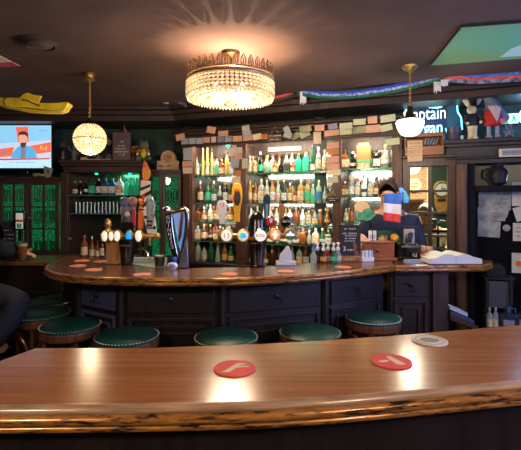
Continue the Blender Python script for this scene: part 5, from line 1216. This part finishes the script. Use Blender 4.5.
# drink and items on left wing
Yg=3.345
t=T('beer_glass','pint glass of amber beer with a pale head held by the seated person','glass',(PX(22,Yg),Yg,1.0505))
MB().lathe([(.030,0),(.032,.004),(.043,.15),(.040,.15),(.028,.008),(0,.008)],n=20).build('glass',M_glass,t); MB().lathe([(.027,.009),(.0385,.115),(0,.115)],n=20).build('beer',M_amber,t); MB().lathe([(.0385,.1155),(.040,.135),(0,.135)],n=20).build('froth',M_cream,t)
Yd=3.58
t=T('menu_stand','black counter display holding a white, orange and green card on the left counter','display',(PX(19.5,Yd),Yd,1.0505))
zz=lambda py: PZ(py,Yd)-1.0505
MB().box(-.045,.045,0,.03,zz(230),zz(211)).box(-.016,.016,.004,.024,0,zz(230)).box(-.045,.045,-.02,.05,0,.012).build('frame',M_black,t,bevel=.003)
bx(-.030,.030,-.002,0,zz(228.5),zz(213)).build('white_card',mat('card_lit',(226,226,218),.5,em=.15),t); bx(-.030,.030,-.003,-.002,zz(222),zz(219.5)).build('orange_band',M_orange,t); bx(-.02,.018,-.003,-.002,zz(228),zz(223.5)).build('green_mark',LB['green'],t)
Yq=3.60
t=T('small_blackboard','small dark blue chalkboard with white handwriting at far left','chalkboard',(PX(8,Yq),Yq,1.0505))
w_=.062; MB().box(-w_,w_,0,.012,0,PZ(221,Yq)-1.0505).build('slate',mat('slate_blue',(40,44,60),.7),t); marks(t,[(0,.22-.035*k_,.09-.01*(k_%2),.014) for k_ in range(4)],-.001)

# ---------------------------------------------------------------- people
def skin(name,nodes,edges,root,m,parent,sub=2):
    me=bpy.data.meshes.new(name); ks=list(nodes); me.from_pydata([nodes[k][0] for k in ks],[(ks.index(a),ks.index(b)) for a,b in edges],[]) if 0 else me.from_pydata([nodes[k][0] for k in ks],[(ks.index(a),ks.index(b)) for a,b in edges],[])
    o=bpy.data.objects.new(name,me); COL.objects.link(o); o.parent=parent
    md=o.modifiers.new('skin','SKIN'); md.use_smooth_shade=True
    if not me.skin_vertices: pass
    for i,k in enumerate(ks):
        r=nodes[k][1]; r=r if isinstance(r,tuple) else (r,r)
        me.skin_vertices[0].data[i].radius=r; me.skin_vertices[0].data[i].use_root=(k==root)
    s_=o.modifiers.new('sub','SUBSURF'); s_.levels=sub; s_.render_levels=sub
    me.materials.append(m); return o
M_skin=mat('skin',(214,158,130),.55,var=.05)
def hand_nodes(N,E,wr,pos,d,side,s=1.0,tag_=''):
    """palm and five bent fingers; d = finger direction, side = direction across the palm, curl goes down"""
    pos=Vector(pos); d=Vector(d).normalized(); side=Vector(side).normalized(); dn=d.cross(side).normalized()
    if dn.z>0: dn=-dn
    N['palm'+tag_]=(tuple(pos+d*.045*s),(.034*s,.020*s)); E.append((wr,'palm'+tag_))
    for i,(o_,l_) in enumerate(((-.030,.060),(-.010,.070),(.010,.066),(.029,.052))):
        b=pos+d*.082*s+side*o_*s; p1=b+d*l_*.5*s+dn*.008*s; p2=p1+d*l_*.32*s+dn*.024*s
        N[f'f{i}a'+tag_]=(tuple(b),.0095*s); N[f'f{i}b'+tag_]=(tuple(p1),.0085*s); N[f'f{i}c'+tag_]=(tuple(p2),.0075*s)
        E+= [('palm'+tag_,f'f{i}a'+tag_),(f'f{i}a'+tag_,f'f{i}b'+tag_),(f'f{i}b'+tag_,f'f{i}c'+tag_)]
    b=pos+d*.025*s-side*.034*s; p1=b+d*.03*s-side*.018*s+dn*.01*s; p2=p1+d*.026*s+dn*.012*s
    N['ta'+tag_]=(tuple(b),.012*s); N['tb'+tag_]=(tuple(p1),.0105*s); N['tc'+tag_]=(tuple(p2),.009*s)
    E+=[('palm'+tag_,'ta'+tag_),('ta'+tag_,'tb'+tag_),('tb'+tag_,'tc'+tag_)]
# barman
yb=3.30
B0=(PX(391,yb),yb,0)
t=T('person','person behind the bar with dark hair, navy sleeves and dark green apron, looking down','person',B0)
def bp_(px,py,Y): return (PX(px,Y)-B0[0],Y-B0[1],PZ(py,Y))
N={'pelvis':((.0,.0,.95),(.15,.10)),'waist':((.0,.0,1.08),(.135,.095)),'chest':((-.005,.0,1.26),(.155,.10)),'upchest':((-.005,.0,1.37),(.12,.09)),'neck':((-.02,-.02,1.455),(.052,.052)),
 'hip_l':((-.09,.06,.88),.085),'hip_r':((.09,.06,.88),.085),'knee_l':((-.10,.05,.48),.058),'knee_r':((.10,.05,.48),.058),'ank_l':((-.10,.07,.08),.04),'ank_r':((.10,.07,.08),.04),'toe_l':((-.10,-.06,.035),.032),'toe_r':((.10,-.06,.035),.032),
 'sh_l':((-.165,.0,1.355),.058),'sh_r':((.165,.0,1.355),.058),'el_l':(bp_(360,240,3.30),.043),'wr_l':(bp_(361.5,237,3.15),.028),'el_r':((.215,-.06,1.14),.043),'wr_r':((.06,-.14,1.16),.028),
 'skull':((-.035,-.045,1.535),(.062,.070)),'crown':((-.035,-.035,1.60),(.058,.066))}
E=[('pelvis','waist'),('waist','chest'),('chest','upchest'),('upchest','neck'),('pelvis','hip_l'),('pelvis','hip_r'),('hip_l','knee_l'),('hip_r','knee_r'),('knee_l','ank_l'),('knee_r','ank_r'),('ank_l','toe_l'),('ank_r','toe_r'),('upchest','sh_l'),('upchest','sh_r'),('sh_l','el_l'),('sh_r','el_r'),('el_l','wr_l'),('el_r','wr_r'),('neck','skull'),('skull','crown')]
hand_nodes(N,E,'wr_l',N['wr_l'][0],(.1,-1,-.25),(1,0,0),1.0,'L'); hand_nodes(N,E,'wr_r',N['wr_r'][0],(-1,-.2,-.1),(0,1,0),1.0,'R')
skin('body',N,E,'pelvis',M_skin,t)
# clothes
N2={k:(v[0],tuple(x+.014 for x in (v[1] if isinstance(v[1],tuple) else (v[1],v[1])))) for k,v in N.items() if k in('pelvis','waist','chest','upchest','sh_l','sh_r','el_l','el_r')}
def mix(a,b,u): return tuple(a[i]+(b[i]-a[i])*u for i in range(3))
N2['cuff_l']=(mix(N['el_l'][0],N['wr_l'][0],.35),.046); N2['cuff_r']=(mix(N['el_r'][0],N['wr_r'][0],.85),.042)
N2['collar']=(mix(N['upchest'][0],N['neck'][0],.55),(.082,.075))
skin('sweater',N2,[('pelvis','waist'),('waist','chest'),('chest','upchest'),('upchest','collar'),('upchest','sh_l'),('upchest','sh_r'),('sh_l','el_l'),('sh_r','el_r'),('el_l','cuff_l'),('el_r','cuff_r')],'pelvis',mat('sweater_navy',(28,38,62),.85,bump=.2,vs=80),t)
N3={'a':((-.05,-.03,.92),(.16,.12)),'b':((-.05,-.03,1.10),(.155,.115)),'c':((-.05,-.03,1.25),(.16,.11)),'d':((-.05,-.02,1.33),(.12,.09))}
skin('apron',N3,[('a','b'),('b','c'),('c','d')],'a',mat('apron_green',(30,84,62),.8),t)
NT={k:(v[0],tuple(x+.014 for x in (v[1] if isinstance(v[1],tuple) else (v[1],v[1])))) for k,v in N.items() if k in('pelvis','hip_l','hip_r','knee_l','knee_r','ank_l','ank_r')}
skin('trousers',NT,[('pelvis','hip_l'),('pelvis','hip_r'),('hip_l','knee_l'),('hip_r','knee_r'),('knee_l','ank_l'),('knee_r','ank_r')],'pelvis',M_blackm,t)
def headparts(t,c,rz,hairc,hm,tilt=0,s=1.0,bun=False):
    """hair cap, nose, eyes, brows, mouth and ears round a skull centred at c, facing rz (0 = towards -y)"""
    cv=Vector(c)
    def H(mb): return mb.at(c,rz,tilt,0,(s,s,s))
    mb=H(MB()); pr=[]
    vs=[];fs=[];nu,nv=18,9
    for j in range(nv+1):
        th=PI*.5*j/nv*1.45 
        for i in range(nu):
            ph=2*PI*i/nu; fr=max(0,-math.sin(ph)); tt=th*(1-.72*fr)
            vs.append((.080*math.sin(tt)*math.cos(ph),.012+.092*math.sin(tt)*math.sin(ph),.022+.098*math.cos(tt)))
    for j in range(nv):
        for i in range(nu): k2=(i+1)%nu; fs.append((j*nu+i,(j+1)*nu+i,(j+1)*nu+k2,j*nu+k2))
    mb.add(vs,fs); 
    if bun: mb.ball((.02,.06,.105),(.030,.030,.024))
    o=mb.build('hair',hm,t); sd=o.modifiers.new('solid','SOLIDIFY'); sd.thickness=.008; sd.offset=-1
    fm=M_skin
    H(MB()).slab([(-.006,.012),(.006,.012),(.012,-.022),(-.012,-.022)],-.094,-.070).build('nose',fm,t,bevel=.006)
    H(MB()).ball((-.026,-.072,.008),(.011,.006,.006)).ball((.026,-.072,.008),(.011,.006,.006)).build('eyes',mat('eye_dark',(40,30,28),.3),t)
    H(MB()).tube([(-.040,-.070,.024),(-.026,-.078,.029),(-.012,-.077,.026)],.0035,5).tube([(.040,-.070,.024),(.026,-.078,.029),(.012,-.077,.026)],.0035,5).build('eyebrows',hm,t)
    H(MB()).ball((0,-.074,-.040),(.022,.006,.005)).build('mouth',mat('lip',(170,92,84),.5),t)
    H(MB()).ball((-.074,.0,.0),(.008,.016,.026)).ball((.074,.0,.0),(.008,.016,.026)).build('ears',fm,t)
headparts(t,(-.035,-.045,1.565),-.45,None,mat('hair_dark',(46,30,26),.6,bump=.3,vs=60),.25,.93,True)
# back room person
yr=4.75
B1=(PX(424,yr),yr,0)
t=T('person','white haired person in a cream shirt seated in the back room beyond the window','person',B1)
N={'pelvis':((.05,.1,.66),(.16,.13)),'waist':((.05,.08,.82),(.15,.12)),'chest':((.05,.03,1.08),(.17,.12)),'upchest':((.045,.01,1.19),(.12,.09)),'neck':((.02,-.02,1.27),(.048,.048)),'skull':((.0,-.04,1.345),(.060,.066)),'crown':((.0,-.03,1.405),(.055,.062)),
 'sh_l':((-.14,.0,1.17),.055),'sh_r':((.22,.0,1.17),.055),'el_l':((-.17,-.08,.95),.042),'el_r':((.28,-.08,.98),.042),'wr_l':((-.05,-.24,.98),.027),'wr_r':((.16,-.24,1.04),.027),
 'kn_l':((-.06,-.38,.58),.065),'kn_r':((.16,-.38,.58),.065),'an_l':((-.06,-.40,.10),.04),'an_r':((.16,-.40,.10),.04),'to_l':((-.06,-.52,.04),.032),'to_r':((.16,-.52,.04),.032)}
E=[('pelvis','waist'),('waist','chest'),('chest','upchest'),('upchest','neck'),('neck','skull'),('skull','crown'),('upchest','sh_l'),('upchest','sh_r'),('sh_l','el_l'),('sh_r','el_r'),('el_l','wr_l'),('el_r','wr_r'),('pelvis','kn_l'),('pelvis','kn_r'),('kn_l','an_l'),('kn_r','an_r'),('an_l','to_l'),('an_r','to_r')]
hand_nodes(N,E,'wr_l',N['wr_l'][0],(.5,-1,0),(1,.4,0),1,'L'); hand_nodes(N,E,'wr_r',N['wr_r'][0],(.1,-1,.1),(1,0,0),1,'R')
skin('body',N,E,'pelvis',M_skin,t)
N2={k:(v[0],tuple(x+.014 for x in (v[1] if isinstance(v[1],tuple) else (v[1],v[1])))) for k,v in N.items() if k in('pelvis','waist','chest','upchest','sh_l','sh_r','el_l','el_r')}
N2['cl']=(mix(N['el_l'][0],N['wr_l'][0],.9),.038);N2['cr']=(mix(N['el_r'][0],N['wr_r'][0],.9),.038)
skin('shirt',N2,[('pelvis','waist'),('waist','chest'),('chest','upchest'),('upchest','sh_l'),('upchest','sh_r'),('sh_l','el_l'),('sh_r','el_r'),('el_l','cl'),('el_r','cr')],'pelvis',mat('shirt_cream',(226,216,188),.8),t)
headparts(t,(0,-.04,1.375),-.7,None,mat('hair_white',(216,210,200),.7,bump=.3,vs=60),.2)
o=T('back_room_chair','dark wooden chair under the white haired person in the back room','chair',(B1[0]+.05,B1[1]+.06,0))
bx(-.22,.22,-.2,.22,.46,.50).build('seat',M_dark,o,bevel=.008)
for sx in(-.2,.2):
    for sy in(-.18,.2): MB().tube([(sx,sy,0),(sx,sy,.47)],.018).build('leg',M_dark,o)
o=T('painted_ornament','white and dark patterned china ornament on a stand beside the white haired person','ornament',(PX(438,4.3),4.3,0))
mb=MB()
zz0=PZ(224,4.3)
for k_ in range(12): mb.ball((R.uniform(-.09,.10),R.uniform(-.03,.03),zz0+R.uniform(-.045,.04)),(R.uniform(.02,.034),.02,R.uniform(.012,.022)),8,6)
mb.build('flower_shapes',mat('china_mix',(220,206,190),.5,c2=(60,80,110),vs=16),o)
MB().box(-.10,.10,-.02,.02,zz0-.085,zz0-.06).tube([(0,0,0),(0,0,zz0-.06)],.014).lathe([(.11,0),(.11,.015),(.02,.03)],n=20).build('stand',M_dark,o)
for pz in (zz0-.02,): MB().tube([(0,0,pz-.05),(0,0,pz)],.008).build('stem',M_steel,o)

# seated person at far left
B2=(PX(-14,2.72),2.72,0)
t=T('person','person in dark jacket and trousers seated at far left, holding a pint on the counter','person',B2)
def cp(px,py,Y): return (PX(px,Y)-B2[0],Y-B2[1],PZ(py,Y))
N={'pelvis':((-.30,-.02,.90),(.16,.13)),'waist':((-.31,.02,1.03),(.15,.12)),'chest':((-.28,.12,1.24),(.16,.12)),'upchest':((-.25,.17,1.36),(.12,.09)),'neck':((-.22,.21,1.46),(.052,.052)),'skull':((-.20,.22,1.55),(.062,.07)),'crown':((-.20,.23,1.62),(.058,.065)),
 'sh_r':((-.10,.17,1.33),.062),'el_r':(cp(-4,248,3.22),.052),'wr_r':(cp(26,253,3.47),.030),'sh_l':((-.42,.25,1.33),.06),'el_l':((-.40,.48,1.13),.045),'wr_l':((-.18,.66,1.10),.028),
 'kn_r':(cp(24,299,2.52),.046),'kn_l':((-.20,.36,.90),.06),'an_r':(cp(-14,348,2.5),.045),'an_l':((-.16,.40,.45),.045),'to_r':((.10,-.22,.34),.036),'to_l':((-.10,.52,.36),.036)}
E=[('pelvis','waist'),('waist','chest'),('chest','upchest'),('upchest','neck'),('neck','skull'),('skull','crown'),('upchest','sh_r'),('upchest','sh_l'),('sh_r','el_r'),('sh_l','el_l'),('el_r','wr_r'),('el_l','wr_l'),('pelvis','kn_r'),('pelvis','kn_l'),('kn_r','an_r'),('kn_l','an_l'),('an_r','to_r'),('an_l','to_l')]
hand_nodes(N,E,'wr_r',N['wr_r'][0],(-.45,.9,.18),(.9,.45,.3),1.0,'R'); hand_nodes(N,E,'wr_l',N['wr_l'][0],(1,.3,0),(-.3,1,0),1.0,'L')
skin('body',N,E,'pelvis',M_skin,t)
g2=lambda ks,d:{k:(N[k][0],tuple(x+d for x in (N[k][1] if isinstance(N[k][1],tuple) else (N[k][1],)*2))) for k in ks}
N2=g2(['pelvis','waist','chest','upchest','sh_r','sh_l','el_r','el_l'],.022); N2['cr']=(mix(N['el_r'][0],N['wr_r'][0],.88),.046); N2['cl']=(mix(N['el_l'][0],N['wr_l'][0],.9),.044)
skin('jacket',N2,[('pelvis','waist'),('waist','chest'),('chest','upchest'),('upchest','sh_r'),('upchest','sh_l'),('sh_r','el_r'),('sh_l','el_l'),('el_r','cr'),('el_l','cl')],'pelvis',mat('jacket_black',(30,32,42),.85,bump=.3,vs=30),t)
N3=g2(['pelvis','kn_r','kn_l','an_r','an_l'],.03)
skin('trousers',N3,[('pelvis','kn_r'),('pelvis','kn_l'),('kn_r','an_r'),('kn_l','an_l')],'pelvis',mat('trousers_dark',(34,38,50),.85,bump=.3,vs=30),t)
N4={'a':(N['an_r'][0],.05),'b':(N['to_r'][0],.045)}; skin('shoe',N4,[('a','b')],'a',M_black,t); N4={'a':(N['an_l'][0],.05),'b':(N['to_l'][0],.045)}; skin('shoe',N4,[('a','b')],'a',M_black,t)
headparts(t,(-.20,.22,1.585),-PI*.75,None,mat('hair_brown',(60,44,36),.6),.1)
o=dup(st0); o.location=(B2[0]-.30,B2[1]-.02,0); o['label']='round green leather seat, bar stool carrying the person in the dark jacket'; o['group']='bar stools'; o.rotation_euler=(0,0,.2)

# ---------------------------------------------------------------- world, camera
wd=bpy.data.worlds.new('world'); sc.world=wd; wd.use_nodes=True; wd.node_tree.nodes['Background'].inputs[0].default_value=(.5,.6,.8,1); wd.node_tree.nodes['Background'].inputs[1].default_value=.3
cd=bpy.data.cameras.new('camera'); cam=bpy.data.objects.new('camera',cd); COL.objects.link(cam)
cam.location=(0,0,EYE); cam.rotation_euler=(PI/2,0,0); cd.sensor_width=36; cd.lens=36*F/521; cd.shift_y=-(225-HY)/521; cd.clip_start=.02
sc.camera=cam
vs_=sc.view_settings; vs_.view_transform='Standard'; vs_.look='None'; vs_.gamma=1; vs_.use_curve_mapping=False; vs_.exposure=.85
